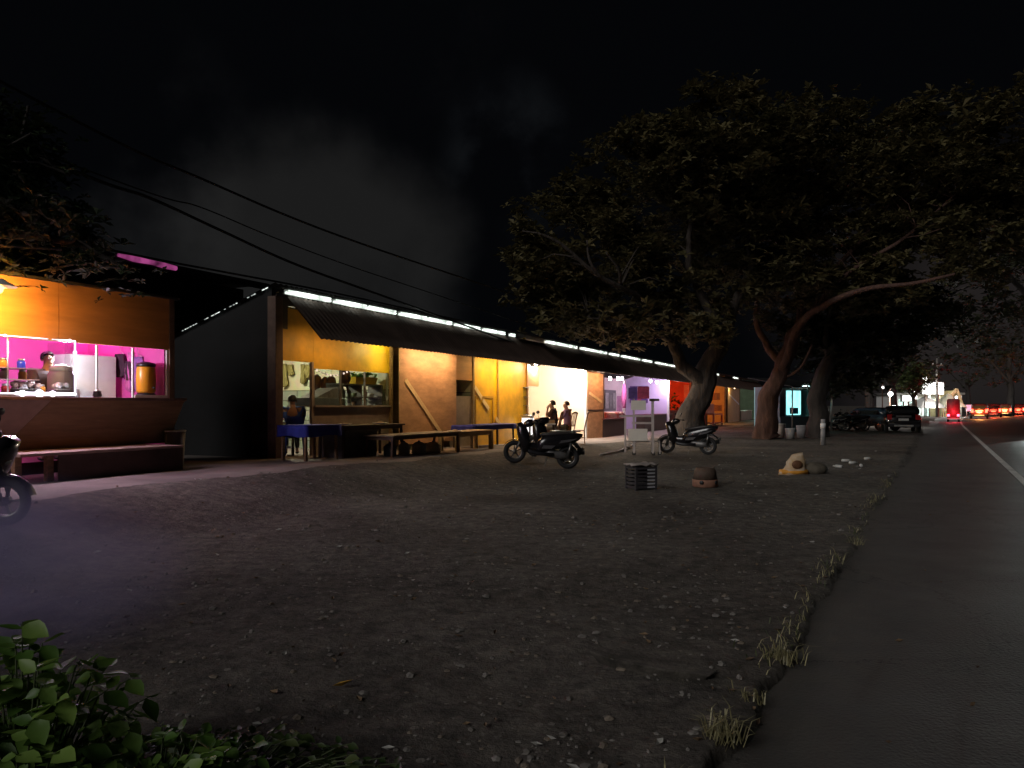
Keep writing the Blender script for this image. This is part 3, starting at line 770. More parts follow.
# stall lamps
MAGC = (1, .10, .62)
for u, w, en, lb in ((-6.2, 1.2, 26, 'pink lamp at the open left end of the magenta stall'), (-4.5, .9, 30, 'pink lamp over the showcase of the magenta stall'), (-2.98, 1.55, 16, 'pink lamp near the white fridge of the magenta stall')):
    t = thing('pink_lamp', lb, 'lamp', tuple(R(u, w, 3.05)), TH, 'pink lamps inside the stall')
    MB().tube([(-.25, 0, 0), (.25, 0, 0)], .02, 8).build('tube', em('pink_glow', MAGC, 10), t)
    MB().box(-.28, .28, -.02, .02, .02, .05).build('housing', WHITE, t)
    lamp('POINT', (0, 0, -.05), en*1.9, (1, .13, .60), .08, parent=t)
t = bulb(-6.2, -1.05, 3.0, (1, .47, .07), 0, 'orange bulb on a bracket before the orange stall board', .05, 10, 0, light=False)
lamp('SPOT', (0, .06, -.04), 460, (1, .45, .08), .05, 'board_spot', (math.radians(84), 0, math.radians(-14)), t, math.radians(136))
MB().bar((0, .05, .12), (0, 1.0, .20), .02).build('bracket', STEEL, t)
MB().add([(.20*math.cos(a), .20*math.sin(a)-.02, .03) for a in [2*PI*k/16 for k in range(16)]]+[(.05*math.cos(a), .05*math.sin(a), .13) for a in [2*PI*k/16 for k in range(16)]], [(k, (k+1)%16, 16+(k+1)%16, 16+k) for k in range(16)]+[tuple(range(16, 32))], True).build('shade', WHITE, t)  # cone added to block the bulb's upward light
# fridge inside
t = thing('fridge', 'tall white fridge standing in the back corner of the magenta stall', 'fridge', tuple(R(u_at(94, 1.05), 1.05, .42)), TH)
f0 = u_at(72, 1.2)
MB().box(-.42, .40, 0, .55, 0, 1.95).build('body', WHITE, t, .02)
MB().box(-.42, .40, -.05, -.004, .75, 1.94).build('door', WHITE, t, .015)
MB().box(-.42, .40, -.05, -.004, .05, .735).build('door', WHITE, t, .015)
MB().box(-.36, -.33, -.085, -.052, .95, 1.35).build('handle', STEEL, t)
# things hanging and standing at the right end of the stall
def garment(name, label, cat, loc, rz, wdt, ln, mat, seed=0, group=None):
    rr = random.Random(seed); n = 8; m = 10; vs = []; fs = []
    for lay in (0, 1):
        for i in range(m+1):
            for j in range(n+1):
                x = (j/n-.5)*wdt*(.55+.45*min(1, i/3))*(1+.15*math.sin(i*.9+seed)); z = -ln*i/m*(1 if abs(j-n/2) < n/2-1 else .94)
                y = .035*math.sin(j*1.7+i*.4+seed) + (lay-.5)*.04
                vs.append((x, y, z))
    q = (n+1)*(m+1)
    for i in range(m):
        for j in range(n):
            a = i*(n+1)+j; f = (a, a+1, a+n+2, a+n+1); fs += [f, tuple(q+x for x in f[::-1])]
        for j in (0, n):
            a = i*(n+1)+j; fs.append((a, a+n+1, q+a+n+1, q+a))
    for i in (0, m):
        for j in range(n):
            a = i*(n+1)+j; fs.append((a, a+1, q+a+1, q+a))
    t = thing(name, label, cat, loc, rz, group)
    MB().add(vs, fs, True).build('cloth', mat, t)
    MB().tube([(-wdt*.3, 0, 0), (0, 0, .05), (0, 0, .12), (.02, 0, .15)], .006, 5).build('hook', STEEL, t)
    return t
DKC = mk('dark_cloth', (.05, .02, .04), .9, .3, 5); VIOC = mk('violet_cloth', (.30, .12, .40), .9, .3, 5); PINKC = mk('pink_cloth', (.65, .16, .45), .9, .3, 5)
wv_ = w_at(122, uR-.12)
garment('hanging_jacket', 'dark jacket hanging beside the white fridge in the pink stall', 'jacket', tuple(R(uR-.12, w_at(120.5, uR-.12), 2.42)), TH+PI/2, .26, .42, DKC, 1)
garment('hanging_cloth', 'small dark cloth hanging right of the jacket in the pink stall', 'cloth', tuple(R(uR-.12, w_at(129.5, uR-.12), 2.28)), TH+PI/2, .20, .34, DKC, 2)
garment('hanging_cloth', 'violet cloth hanging on the magenta end wall of the stall', 'cloth', tuple(R(uR-.10, w_at(138, uR-.10), 2.36)), TH+PI/2, .34, .62, VIOC, 3)
garment('hanging_cloth', 'bright pink cloth hanging against the magenta wall near the orange barrel', 'cloth', tuple(R(uR-.10, w_at(131, uR-.10), 2.44)), TH+PI/2, .20, .7, PINKC, 4)
t = thing('water_barrel', 'orange barrel with dark lid at the right end of the stall counter', 'barrel', tuple(R(uR-.30, .16, zct)), TH)
MB().lathe([(.14, .09), (.155, .12), (.16, .34), (.15, .52), (.14, .54)], n=18).build('body', mk('orange_plastic', (.85, .34, .02), .35, .1, 4, bump=0), t)
MB().lathe([(.15, .541), (.16, .56), (.15, .60), (.05, .63)], n=18).build('lid', BLACKP, t)
MB().lathe([(.17, 0), (.17, .05), (.13, .088)], n=18).build('stand', BLACKP, t)
MB().tube([(0, -.15, .18), (0, -.2, .18), (0, -.2, .15)], .012, 8).build('tap', BLACKP, t)
t = thing('serving_jug', 'small dark pot on the counter before the white fridge', 'pot', tuple(R(u_at(91), -.15, zct)), TH)
MB().lathe([(.05, 0), (.07, .03), (.055, .085), (.06, .095)], n=14).build('body', BLACKP, t)
MB().lathe([(.055, .0955), (.03, .115), (.008, .13)], n=14).build('lid', STEEL, t)
# deck in front
dk = thing('wooden_deck', 'low plank deck on short posts in front of the orange stall', 'deck', tuple(R(S0, -.7, .38)), TH)
def dk_(mb, name, mats, bevel=.004):
    mb.v = [(x-S0, y+.7, z-.38) for x, y, z in mb.v]; return mb.build(name, mats, dk, bevel)
dl, dr = u_at(60, -.98)-.55, u_at(184, -.98)
mb = MB(); n = 5
for k in range(n): mb.box(dl, dr, -.98+.19*k, -.98+.19*k+.18, .80+.004*(k % 2), .84)
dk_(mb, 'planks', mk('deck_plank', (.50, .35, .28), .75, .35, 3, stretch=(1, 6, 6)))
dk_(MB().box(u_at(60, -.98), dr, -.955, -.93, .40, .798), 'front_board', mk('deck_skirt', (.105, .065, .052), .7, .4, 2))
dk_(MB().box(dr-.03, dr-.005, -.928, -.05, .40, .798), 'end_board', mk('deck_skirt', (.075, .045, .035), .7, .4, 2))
for u in (dl+.05, u_at(60, -.98)-.05, dr-.6, dr-.08):
    for w in (-.9, -.1): dk_(MB().box(u-.045, u+.045, w-.045 + (.09 if w < -.5 else 0), w+.045 + (.09 if w < -.5 else 0), .36, .797), 'leg', WOOD)
t = thing('bucket', 'grey bucket with pale rim between the stall and the dark gable', 'bucket', tuple(R(u_at(178, -.3)-.02, -.25, .40)), TH)
MB().lathe([(.13, 0), (.14, .02), (.17, .64), (.155, .64), (.13, .05)], n=18).build('body', mk('grey_bucket', (.12, .11, .11), .5, .2, 4), t)
MB().torus((0, 0, .65), .165, .018, Matrix.Rotation(PI/2, 3, 'X'), 20, 6).build('rim', WHITE, t)
MB().tube([(-.17, 0, .6), (-.19, 0, .45), (0, -.2, .36), (.19, 0, .45), (.17, 0, .6)], .008, 5).build('handle', STEEL, t)
# ------------------------------------------------------------------ dark house and roof behind with a pink lit edge
wH = 5.2; ha, hz = u_at(112, wH), u_at(266, wH)
Yh = P0.y+DB.y*u_at(147, wH)+NB.y*wH; ze = z_at(262, Yh)
hb = thing('dark_house', 'unlit house behind the stall with a pink glow on its roof edge', 'house', tuple(R(ha, wH, 0)), TH)
Lh = hz-ha
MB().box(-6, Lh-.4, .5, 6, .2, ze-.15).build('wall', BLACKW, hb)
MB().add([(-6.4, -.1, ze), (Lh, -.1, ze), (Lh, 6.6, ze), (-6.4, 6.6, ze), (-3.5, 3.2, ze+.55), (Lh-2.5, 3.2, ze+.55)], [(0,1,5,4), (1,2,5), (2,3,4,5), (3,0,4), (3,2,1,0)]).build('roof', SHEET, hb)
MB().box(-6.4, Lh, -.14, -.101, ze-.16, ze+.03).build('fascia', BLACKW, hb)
pa = u_at(118, wH-.2)-ha; pb = u_at(176, wH-.2)-ha
pk = thing('neon_strip', 'pink glowing strip on the roof edge of dark house above the orange stall', 'neon strip', tuple(R(ha+pa, wH-.2, ze-.03)), TH)
Lp = pb-pa
MB().tube([(0, 0, .02), (Lp*.25, 0, .0), (Lp*.55, 0, .0), (Lp*.8, 0, -.02), (Lp, 0, -.03)], [.04, .075, .06, .075, .06], 8).build('tube', em('pink_strip_glow', (.55, .09, .33), .36, .8), pk)
MB().box(-.05, Lp+.05, .036, .056, -.10, .07).build('backing', BLACKP, pk)

# ------------------------------------------------------------------ furniture on the apron
def table(name, label, cat, u, w, L_, D_, H, top, leg, cloth=None, drop=.28, th=.035, rz=0, ls=.05, rails=True, group=None, apron_h=.07):
    b = base(u)*sstep(4.6, 2.4, -w)+GH
    t = thing(name, label, cat, tuple(R(u, w, b)), TH+rz, group)
    MB().box(-L_/2, L_/2, -D_/2, D_/2, H-th, H).build('tabletop', top, t, .006)
    for sx in (-1, 1):
        for sy in (-1, 1):
            x = sx*(L_/2-.07); y = sy*(D_/2-.07); MB().bar((x*1.02, y*1.02, -.02), (x, y, H-th), ls).build('leg', leg, t)
    if rails:
        for sy in (-1, 1): MB().box(-L_/2+.06, L_/2-.06, sy*(D_/2-.06)-.012, sy*(D_/2-.06)+.012, H-th-apron_h, H-th-.001).build('rail', leg, t)
        for sx in (-1, 1): MB().box(sx*(L_/2-.06)-.012, sx*(L_/2-.06)+.012, -D_/2+.08, D_/2-.08, H-th-apron_h, H-th-.002).build('rail', leg, t)
    if cloth:
        c = MB(); vs = []; fs = []; nn = 40
        per = []
        hx, hy = L_/2+.012, D_/2+.012
        for k in range(nn):
            q = k/nn*4; 
            if q < 1: per.append((-hx+2*hx*q, -hy))
            elif q < 2: per.append((hx, -hy+2*hy*(q-1)))
            elif q < 3: per.append((hx-2*hx*(q-2), hy))
            else: per.append((-hx, hy-2*hy*(q-3)))
        for r in range(5):
            for k, (x, y) in enumerate(per):
                f = 1+.05*math.sin(k*1.9)*r/4; vs.append((x*f, y*f, H+.006-drop*r/4*(1+.08*math.sin(k*.7))))
        vs.append((0, 0, H+.008))
        for r in range(4):
            for k in range(nn): fs.append((r*nn+k, r*nn+(k+1)%nn, (r+1)*nn+(k+1)%nn, (r+1)*nn+k)[::-1])
        for k in range(nn): fs.append((len(vs)-1, k, (k+1)%nn))
        o = c.add(vs, fs, True).build('tablecloth', cloth); o.location = t.location; o.rotation_euler = t.rotation_euler
        tag(o, 'blue cloth hanging over ' + ('the table by the first doorway' if u < 2 else 'the table before the yellow boards'), 'tablecloth')
    return t
def uw_ground(px, py, z=.3):
    Y = (EYE-z)*F/(py-HY); return uw((px-512)/F*Y, Y)
table('trestle_table', 'small blue draped table with splayed legs outside the first doorway', 'table', (u_at(292,-.95)+u_at(327,-.95))/2, -.95, u_at(327,-.95)-u_at(292,-.95), .7, .70, DARKW, WOOD, BLUEC, .22)
table('long_table', 'long dark table standing along the grey counter of the first shop', 'table', (u_at(330,-.85)+u_at(392,-.85))/2, -.85, u_at(392,-.85)-u_at(330,-.85), .75, .70, DARKW, DARKW)
one('storage_crate', MB().box(-.62, .62, -.27, .27, 0, .56).box(-.66, .66, -.31, .31, .56, .60).box(-.2, .2, -.275, -.271, .34, .38), mk('grey_green_board', (.13, .135, .125), .7, .35, 3), 'dark closed crate pushed under the long dark table', 'crate', tuple(R(u_at(350,-.85), -.85, base(2)+GH)), TH, bevel=.006)
table('low_bench', 'low grey plank bench in front of the leaning plywood shutter', 'bench', (u_at(378,-1.55)+u_at(447,-1.55))/2, -1.55, u_at(447,-1.55)-u_at(378,-1.55), .8, .50, mk('grey_plank', (.30, .24, .18), .75, .35, 3, stretch=(1, 6, 6)), POSTM)
for i, (u, nm, cc, h, r_) in enumerate(((u_at(404,-1.5), 'white', (.62, .60, .55), .30, .13), (u_at(419,-1.5), 'pale grey', (.48, .46, .42), .29, .17), (u_at(433,-1.5), 'cream', (.58, .52, .42), .27, .19), (u_at(390,-1.5), 'dark', (.07, .07, .08), .28, .14))):
    t = thing('jerrycan', '%s plastic can %s' % (nm, ('third from the right under the low plank bench', 'second from the right under the low plank bench', 'rightmost under the low plank bench', 'at the left end under the low plank bench')[i]), 'plastic can', tuple(R(u, -1.5, base(u)+GH)), TH)
    MB().loft([(0, 0, r_*.8, r_*.6), (.02, 0, r_, r_*.7), (h*.75, 0, r_, r_*.7), (h*.92, 0, r_*.6, r_*.4), (h, 0, r_*.3, r_*.25)], 14, 3.5, Matrix.Rotation(-PI/2, 4, 'Y')).build('body', mk('can_'+nm.replace(' ', '_'), cc, .4, .15, 5, bump=.02), t)
    MB().lathe([(.03, h), (.03, h+.03), (.02, h+.032)], n=10).build('cap', BLUEP, t)
table('wooden_bench', 'pale wooden bench with stout legs before the narrow glazed bay', 'bench', (u_at(447,-1.35)+u_at(485,-1.35))/2, -1.35, u_at(485,-1.35)-u_at(449,-1.35), .62, .52, PALEW, PALEW, None, ls=.10, apron_h=.10)
table('side_table', 'dark table under a blue cloth before the shut yellow boards', 'table', (u_at(462,-.62)+u_at(506,-.62))/2, -.62, u_at(506,-.62)-u_at(462,-.62), .7, .66, DARKW, DARKW, BLUEC, .16)
def plate(u, w, z, label, r_=.16, m=WHITE):
    t = thing('plate', label, 'plate', tuple(R(u, w, z)), TH)
    MB().lathe([(r_*.5, 0), (r_*.55, .006), (r_, .03), (r_*.97, .034), (r_*.5, .012)], n=20).build('dish', m, t)
    MB().lathe([(r_*.55, .0125), (r_*.4, .045), (r_*.1, .06)], n=14).build('food', PALEW, t); return t
plate(u_at(345,-.8), -.80, base(2.0)+GH+.70, 'white plate on the long dark table before the grey counter')
plate(u_at(455,-1.3), -1.3, base(6.9)+GH+.52, 'white plate with food on the pale wooden bench', .2)
plate(u_at(380,-.95), -.95, base(2.0)+GH+.70, 'pale plate at the right end of the long dark table', .18)

# inside shop A
t = thing('inner_table', 'white topped table just inside the first doorway', 'table', tuple(R(.75, .75, base(.75)+GH)), TH)
MB().box(-.55, .35, -.35, .35, .70, .74).build('tabletop', WHITE, t, .006)
MB().box(-.55, .35, -.3, .3, .16, .19).build('shelf', WHITE, t, .004)
for x in (-.5, .3):
    for y in (-.3, .3): MB().bar((x, y, -.02), (x, y, .70), .045).build('leg', DARKW, t)
plate(.5, .62, base(.75)+GH+.74, 'plate of food on the white table inside the first doorway', .17, mk('melamine', (.7, .5, .3), .3, .1, 4))
# plastic chair seen from behind
def plastic_chair(label, loc, rz, m):
    t = thing('plastic_chair', label, 'chair', loc, rz)
    MB().box(-.21, .21, -.21, .21, .41, .44).build('seat', m, t, .012)
    mb = MB(); vs = []
    for lay in (0, .018):
        for i in range(7):
            for j in range(9):
                a = (j/8-.5); vs.append((-.215-lay-.10*i/6+.10*(abs(a)*2)**2, a*.42*(1-.12*i/6), .44+.43*i/6-(.05*(abs(a)*2)**3 if i == 6 else 0)))
    fs = []
    for i in range(6):
        for j in range(8): f = (i*9+j, i*9+j+1, i*9+j+10, i*9+j+9); fs += [f[::-1], tuple(63+x for x in f)]
    ed = [i*9 for i in range(7)] + [54+j for j in range(1, 9)] + [8+9*i for i in range(5, -1, -1)]
    for a, b in zip(ed, ed[1:]): fs.append((a, b, 63+b, 63+a))
    mb.add(vs, fs, True).build('backrest', m, t)
    for sx in (-1, 1):
        for sy in (-1, 1): MB().tube([(sx*.18, sy*.18, .41), (sx*.215, sy*.215, 0)], [.022, .016], 8).build('leg', m, t)
    return t
plastic_chair('blue plastic chair inside the first doorway', tuple(R(1.05, .40, base(1)+GH)), math.radians(108), BLUEP)
# hanging strips, meats and garland in shop A
STRIPM = mk('herb_strip', (.20, .17, .05), .8, .3, 6); MEAT = mk('roast_meat', (.10, .035, .02), .5, .4, 8)
ue = uB[389]-.14
for i, (px, z, l, lb) in enumerate(((285, 2.62, .42, 'longest'), (290.5, 2.60, .20, 'shortest'), (303, 2.60, .36, 'third'), (307.5, 2.58, .24, 'rightmost'))):
    garment('hanging_strip', '%s olive strip of sachets hanging in the first doorway' % lb, 'strip', tuple(R(ue, w_at(px, ue), z)), TH+PI/2, .16, l*1.5, STRIPM, i, 'sachet strips hanging in the first doorway')
def meat(label, px, z, u, s=1.0, group='dark roasts hanging in the first shop window'):
    t = thing('hanging_roast', label, 'roast', tuple(R(u, w_at(px, u), z)), TH+PI/2, group)
    rr = random.Random(int(px*7)); mb = MB()
    mb.loft([(-.02, 0, .03, .03), (.06*s, 0, .13*s, .10*s), (.2*s, 0, .17*s, .12*s), (.32*s, 0, .12*s, .09*s), (.40*s, 0, .04*s, .04*s)], 12, 2, Matrix.Rotation(PI/2, 4, 'Y'))
    for q in (-1, 1): mb.tube([(q*.07*s, 0, -.3*s), (q*.08*s, .01, -.45*s), (q*.09*s, 0, -.55*s)], [.04*s, .025*s, .015*s], 7)
    mb.build('body', MEAT, t)
    MB().tube([(0, 0, .0), (0, 0, .16)], .008, 5).build('hook', STEEL, t)
um = 2.4
for i, (px, z, s) in enumerate(((317, 2.22, .9), (325, 2.16, .85), (331, 2.20, 1.0), (345, 2.36, 1.05))):
    meat('%s dark roast hanging in the first shop window' % ('leftmost', 'second', 'third', 'large rightmost')[i], px, z, um+.1*i, s)
rr = random.Random(2); t = thing('fairy_garland', 'garland of small pale lights along the top of the first shop window', 'garland', tuple(P0), TH)
pts = []
for k in range(25):
    q = k/24; px = 312+37*q; u = uB[312]+.1+(2.6-uB[312])*q; pts.append(Vector((u, .05, zr(312+37*q, 369)-.16*math.sin(PI*q)+.02)))
MB().tube(pts, .007, 5).build('wire', DARKW, t)
for k, p in enumerate(pts):
    if k % 2 == 0: MB().ball(p, .016+.012*rr.random(), n=8, m=5).build('bulb', em('garland_glow', (1, .72, .62), 1.2, .7), t)
# shelf with yellow tray of greens, cabinet, pots, pans
t = thing('vegetable_tray', 'yellow tray of leafy greens on a high shelf in the first shop window', 'tray', tuple(R(3.42, .35, 2.02)), TH)
MB().add([(-.42,-.15,0),(.42,-.15,0),(.42,.15,0),(-.42,.15,0),(-.46,-.19,.17),(.46,-.19,.17),(.46,.19,.17),(-.46,.19,.17)], [(3,2,1,0),(0,1,5,4),(1,2,6,5),(2,3,7,6),(3,0,4,7)]).build('box', mk('yellow_plastic', (.75, .48, .03), .4, .1, 4), t)
lm = MB(); rr = random.Random(8)
for k in range(120):
    c = Vector((rr.uniform(-.42, .42), rr.uniform(-.15, .15), .12+rr.uniform(0, .16))); a = rr.uniform(0, 2*PI); d = Vector((math.cos(a), math.sin(a), rr.uniform(-.3, .8)))*.07; q = Vector((-d.y, d.x, .02))*.6
    lm.add([c-d, c+q, c+d, c-q], [(0,1,2),(0,2,3)])
lm.build('greens', leaf_mat('market_greens', (.08, .22, .03), (.16, .36, .05)), t)
one('display_shelf', MB().box(2.3, 4.0, .12, .55, 1.985, 2.015).box(3.98, 4.02, .1, .55, 1.35, 2.0).box(2.32, 2.36, .1, .55, 1.35, 2.0).box(3.1, 3.13, .1, .55, 1.35, 1.985).box(2.36, 3.98, .12, .55, 1.68, 1.70), mk('dark_shelf', (.09, .085, .075), .5, .3, 4), 'dark glazed shelf standing on the counter of first shop', 'shelf', tuple(P0), TH)
rr = random.Random(21)
k = 0
for zz in (1.485, 1.70):
    for i in range(7):
        u = 2.48+.22*i; cc = rr.choice(((.5, .5, .46), (.2, .22, .2), (.4, .2, .1), (.65, .64, .6), (.15, .2, .1)))
        t = one('bottle', MB().lathe([(.03, 0), (.045, .01), (.045, .12), (.015, .17), (.015, .2), (.005, .203)] if i % 3 else [(.05, 0), (.08, .05), (.085, .09), (.08, .095)], n=12), mk('ware_%d%d%d' % tuple(int(c*100) for c in cc), cc, .35, .15, 5, bump=0), '%s %s on the %s board of the glazed shelf in first shop' % (('first', 'second', 'third', 'fourth', 'fifth', 'sixth', 'seventh')[i], 'bottle' if i % 3 else 'bowl', 'lower' if zz < 1.6 else 'upper'), 'bottle' if i % 3 else 'bowl', tuple(R(u, .33, zz if zz > 1.6 else zc+.042)), TH, 'wares on the glazed shelf')
        if not i % 3: t.name = 'bowl'
t = thing('steam_tray', 'steel food warmer with sloping lid on the counter left of the glazed shelf', 'food warmer', tuple(R(1.75, .32, zc+.041)), TH)
MB().box(-.5, .45, -.25, .25, 0, .17).build('body', mk('blue_grey_steel', (.22, .27, .32), .35, .2, 4, metal=.4), t, .01)
MB().prism([(-.35, .172), (.45, .172), (.45, .40), (.3, .40)], -.22, .22).build('lid', STEEL, t)
# shop C interior: bowls catching the light
t = thing('glass_cabinet', 'dim glass cabinet of crockery inside the narrow glazed bay', 'cabinet', tuple(R(8.0, .5, base(8)+GH)), TH)
MB().box(-.6, .6, 0, .4, 0, 1.2).build('body', GREYP, t, .01)
MB().box(-.6, .6, .37, .4, 1.2, 2.2).build('back_panel', GREYP, t)
for z in (1.5, 1.85, 2.17): MB().box(-.6, .6, 0, .37, z, z+.02).build('shelf', STEEL, t)
for i, (x, z) in enumerate(((-.3, 1.52), (.1, 1.52), (-.15, 1.87), (.3, 1.87), (.25, 1.205))):
    one('bowl', MB().lathe([(.06, 0), (.12, .07), (.14, .13), (.13, .135), (.05, .02)], n=14), WHITE, 'white bowl %s in the glass cabinet of the narrow bay' % ('low on the left', 'low in the middle', 'high on the left', 'high on the right', 'at the bottom right')[i], 'bowl', tuple(R(8.0+x, .65, base(8)+GH+z)), TH, 'bowls in the glass cabinet')

t = thing('rice_tub', 'pale rounded tub with a lid behind the lit showcase, right of the dark haired person', 'tub', tuple(R(u_at(61, .35), .35, zct-.02)), TH)
MB().lathe([(.17, 0), (.19, .05), (.19, .38), (.15, .44)], n=18).build('body', mk('tub_grey', (.42, .36, .40), .5, .2, 5), t); MB().lathe([(.16, .4405), (.15, .50), (.06, .54)], n=18).build('lid', WHITE, t)
# ------------------------------------------------------------------ people
def skin_mesh(name, pts, edges, mat, parent, root=0, sub=2):
    me = bpy.data.meshes.new(name)
    keys = list(pts); idx = {k: i for i, k in enumerate(keys)}
    me.from_pydata([tuple(pts[k][0]) for k in keys], [(idx[a], idx[b]) for a, b in edges], [])
    o = bpy.data.objects.new(name, me); COL.objects.link(o)
    sk = o.modifiers.new('skin', 'SKIN'); sk.use_smooth_shade = True
    sv = me.skin_vertices[0].data
    for i, k in enumerate(keys):
        r = pts[k][1]; sv[i].radius = r if isinstance(r, tuple) else (r, r); sv[i].use_root = (i == root)
    ss = o.modifiers.new('sub', 'SUBSURF'); ss.levels = sub; ss.render_levels = sub
    dg = bpy.context.evaluated_depsgraph_get(); ev = o.evaluated_get(dg)
    m2 = bpy.data.meshes.new_from_object(ev); o.modifiers.clear(); o.data = m2; m2.name = name
    m2.materials.clear(); m2.materials.append(mat)
    for p in m2.polygons: p.use_smooth = True
    if parent: o.parent = parent
    return o
SKIN = mk('skin', (.36, .20, .13), .55, .12, 8, bump=.02); HAIR = mk('hair', (.012, .010, .009), .6, .3, 30)
def V(*a): return Vector(a)
SIT = dict(pelvis=(0,0,.50), spine=(-.04,0,.70), chest=(-.03,0,.93), neck=(0,0,1.08), hlow=(.045,0,1.135), hmid=(.03,0,1.215), htop=(.02,0,1.29),
    shl=(-.02,.185,1.02), ell=(.10,.25,.78), wrl=(.34,.18,.80), shr=(-.02,-.185,1.02), elr=(.10,-.25,.78), wrr=(.34,-.18,.80),
    hpl=(.03,.09,.49), knl=(.46,.12,.50), anl=(.42,.12,.09), tol=(.58,.13,.035), hpr=(.03,-.09,.49), knr=(.46,-.12,.50), anr=(.42,-.12,.09), tor=(.58,-.13,.035))
STAND = dict(pelvis=(0,0,.93), spine=(-.01,0,1.10), chest=(0,0,1.30), neck=(.01,0,1.46), hlow=(.05,0,1.53), hmid=(.035,0,1.605), htop=(.03,0,1.68),
    shl=(0,.19,1.39), ell=(.05,.25,1.11), wrl=(.26,.18,1.02), shr=(0,-.19,1.39), elr=(.05,-.25,1.11), wrr=(.26,-.18,1.02),
    hpl=(0,.09,.91), knl=(.03,.11,.50), anl=(0,.12,.09), tol=(.15,.14,.035), hpr=(0,-.09,.91), knr=(.03,-.11,.50), anr=(0,-.12,.09), tor=(.15,-.14,.035))
def person(label, loc, rz, pose, shirt, trousers, sleeve=.8, shoes=None, helmet=None):
    J = {k: Vector(v) for k, v in pose.items()}
    t = thing('person', label, 'person', loc, rz)
    P = {}; E = []
    def p(k, pos, r): P[k] = (pos, r)
    p('pelvis', J['pelvis'], (.125, .10)); p('spine', J['spine'], (.115, .09)); p('chest', J['chest'], (.14, .115)); p('neck', J['neck'], .058)
    p('hlow', J['hlow'], .066); p('hmid', J['hmid'], .092); p('htop', J['htop'], .06)
    E += [('pelvis','spine'), ('spine','chest'), ('chest','neck'), ('neck','hlow'), ('hlow','hmid'), ('hmid','htop')]
    for s in 'lr':
        sg = 1 if s == 'l' else -1
        p('sh'+s, J['sh'+s], .055); p('el'+s, J['el'+s], .040); p('wr'+s, J['wr'+s], .027)
        d = (J['wr'+s]-J['el'+s]).normalized(); p('pa'+s, J['wr'+s]+d*.07, (.034, .02))
        E += [('chest','sh'+s), ('sh'+s,'el'+s), ('el'+s,'wr'+s), ('wr'+s,'pa'+s)]
        side = d.cross(Vector((0,0,1))); side = side.normalized() if side.length > .1 else Vector((0,1,0)); dn = d.cross(side)
        if dn.z > 0: dn = -dn
        pa = P['pa'+s][0]
        for i, (off, ln) in enumerate(((-.026, .060), (-.009, .074), (.009, .070), (.026, .054))):
            a = pa+d*.028+side*off; b = a+d*ln*.5+dn*.008; c = a+d*ln*.9+dn*.030
            for q, (k, v, r) in enumerate((('a', a, .0095), ('b', b, .0085), ('c', c, .007))): p('f%s%d%s' % (s, i, k), v, r)
            E += [('pa'+s, 'f%s%da' % (s, i)), ('f%s%da' % (s, i), 'f%s%db' % (s, i)), ('f%s%db' % (s, i), 'f%s%dc' % (s, i))]
        th = J['wr'+s]+d*.025-side*.03*sg; t2 = th+d*.04-side*.022*sg; t3 = t2+d*.03+dn*.006
        p('t%sa' % s, th, .011); p('t%sb' % s, t2, .009); p('t%sc' % s, t3, .008); E += [('wr'+s, 't%sa' % s), ('t%sa' % s, 't%sb' % s), ('t%sb' % s, 't%sc' % s)]
        p('hp'+s, J['hp'+s], .082); p('kn'+s, J['kn'+s], .055); p('an'+s, J['an'+s], .038); p('to'+s, J['to'+s], (.036, .028))
        E += [('pelvis','hp'+s), ('hp'+s,'kn'+s), ('kn'+s,'an'+s), ('an'+s,'to'+s)]
    f = (J['hlow']-J['neck']); fx = Vector((f.x, f.y, 0)); fx = fx.normalized() if fx.length > .02 else Vector((1,0,0)); sd = Vector((-fx.y, fx.x, 0))
    p('nose', J['hmid']+fx*.096+V(0,0,-.022), .016); E.append(('hmid','nose'))
    body = skin_mesh('body', P, E, SKIN, t)
    hm = J['hmid']
    for q in (-1, 1):
        MB().ball(hm+fx*.083+sd*(.032*q)+V(0,0,.012), .011, n=8, m=6).build('eye', mk('eye', (.05,.04,.035), .2, .1, 5, bump=0), t)
        MB().ball(hm+sd*(.090*q)+V(0,0,-.012), .012, .012, .03, 8, 6).build('ear', SKIN, t)
    MB().tube([hm+fx*.088-sd*.022+V(0,0,-.058), hm+fx*.096+V(0,0,-.060), hm+fx*.088+sd*.022+V(0,0,-.058)], .006, 6).build('mouth', mk('lips', (.30,.12,.09), .5, .1, 5, bump=0), t)
    hr = MB(); vs = []; fs = []; n, m = 18, 10
    for i in range(m+1):
        th = PI*.62*i/m
        for k in range(n):
            a = 2*PI*k/n; ca = math.cos(a); r = .108*(1+.035*math.sin(5*a+i))
            if ca > .35 and i > 5: th2 = PI*.62*5/m
            else: th2 = th
            v = fx*(r*math.sin(th2)*ca) + sd*(r*.92*math.sin(th2)*math.sin(a)) + V(0,0,r*1.02*math.cos(th2))
            vs.append(hm+V(0,0,.022)-fx*.010+v)
    for i in range(m):
        for k in range(n): fs.append((i*n+k, i*n+(k+1)%n, (i+1)*n+(k+1)%n, (i+1)*n+k)[::-1])
    if helmet: MB().ball(hm+V(0,0,.02), .135, .125, .135, 16, 10).build('helmet', helmet, t)
    else: hr.add(vs, fs, True).build('hair', HAIR, t)
    # clothing
    S = {}; SE = [('pelvis','spine'), ('spine','chest'), ('chest','col')]
    S['pelvis'] = (J['pelvis']+V(0,0,.03), (.165, .140)); S['spine'] = (J['spine'], (.165, .135)); S['chest'] = (J['chest'], (.185, .155)); S['col'] = (J['chest'].lerp(J['neck'], .80), .085)
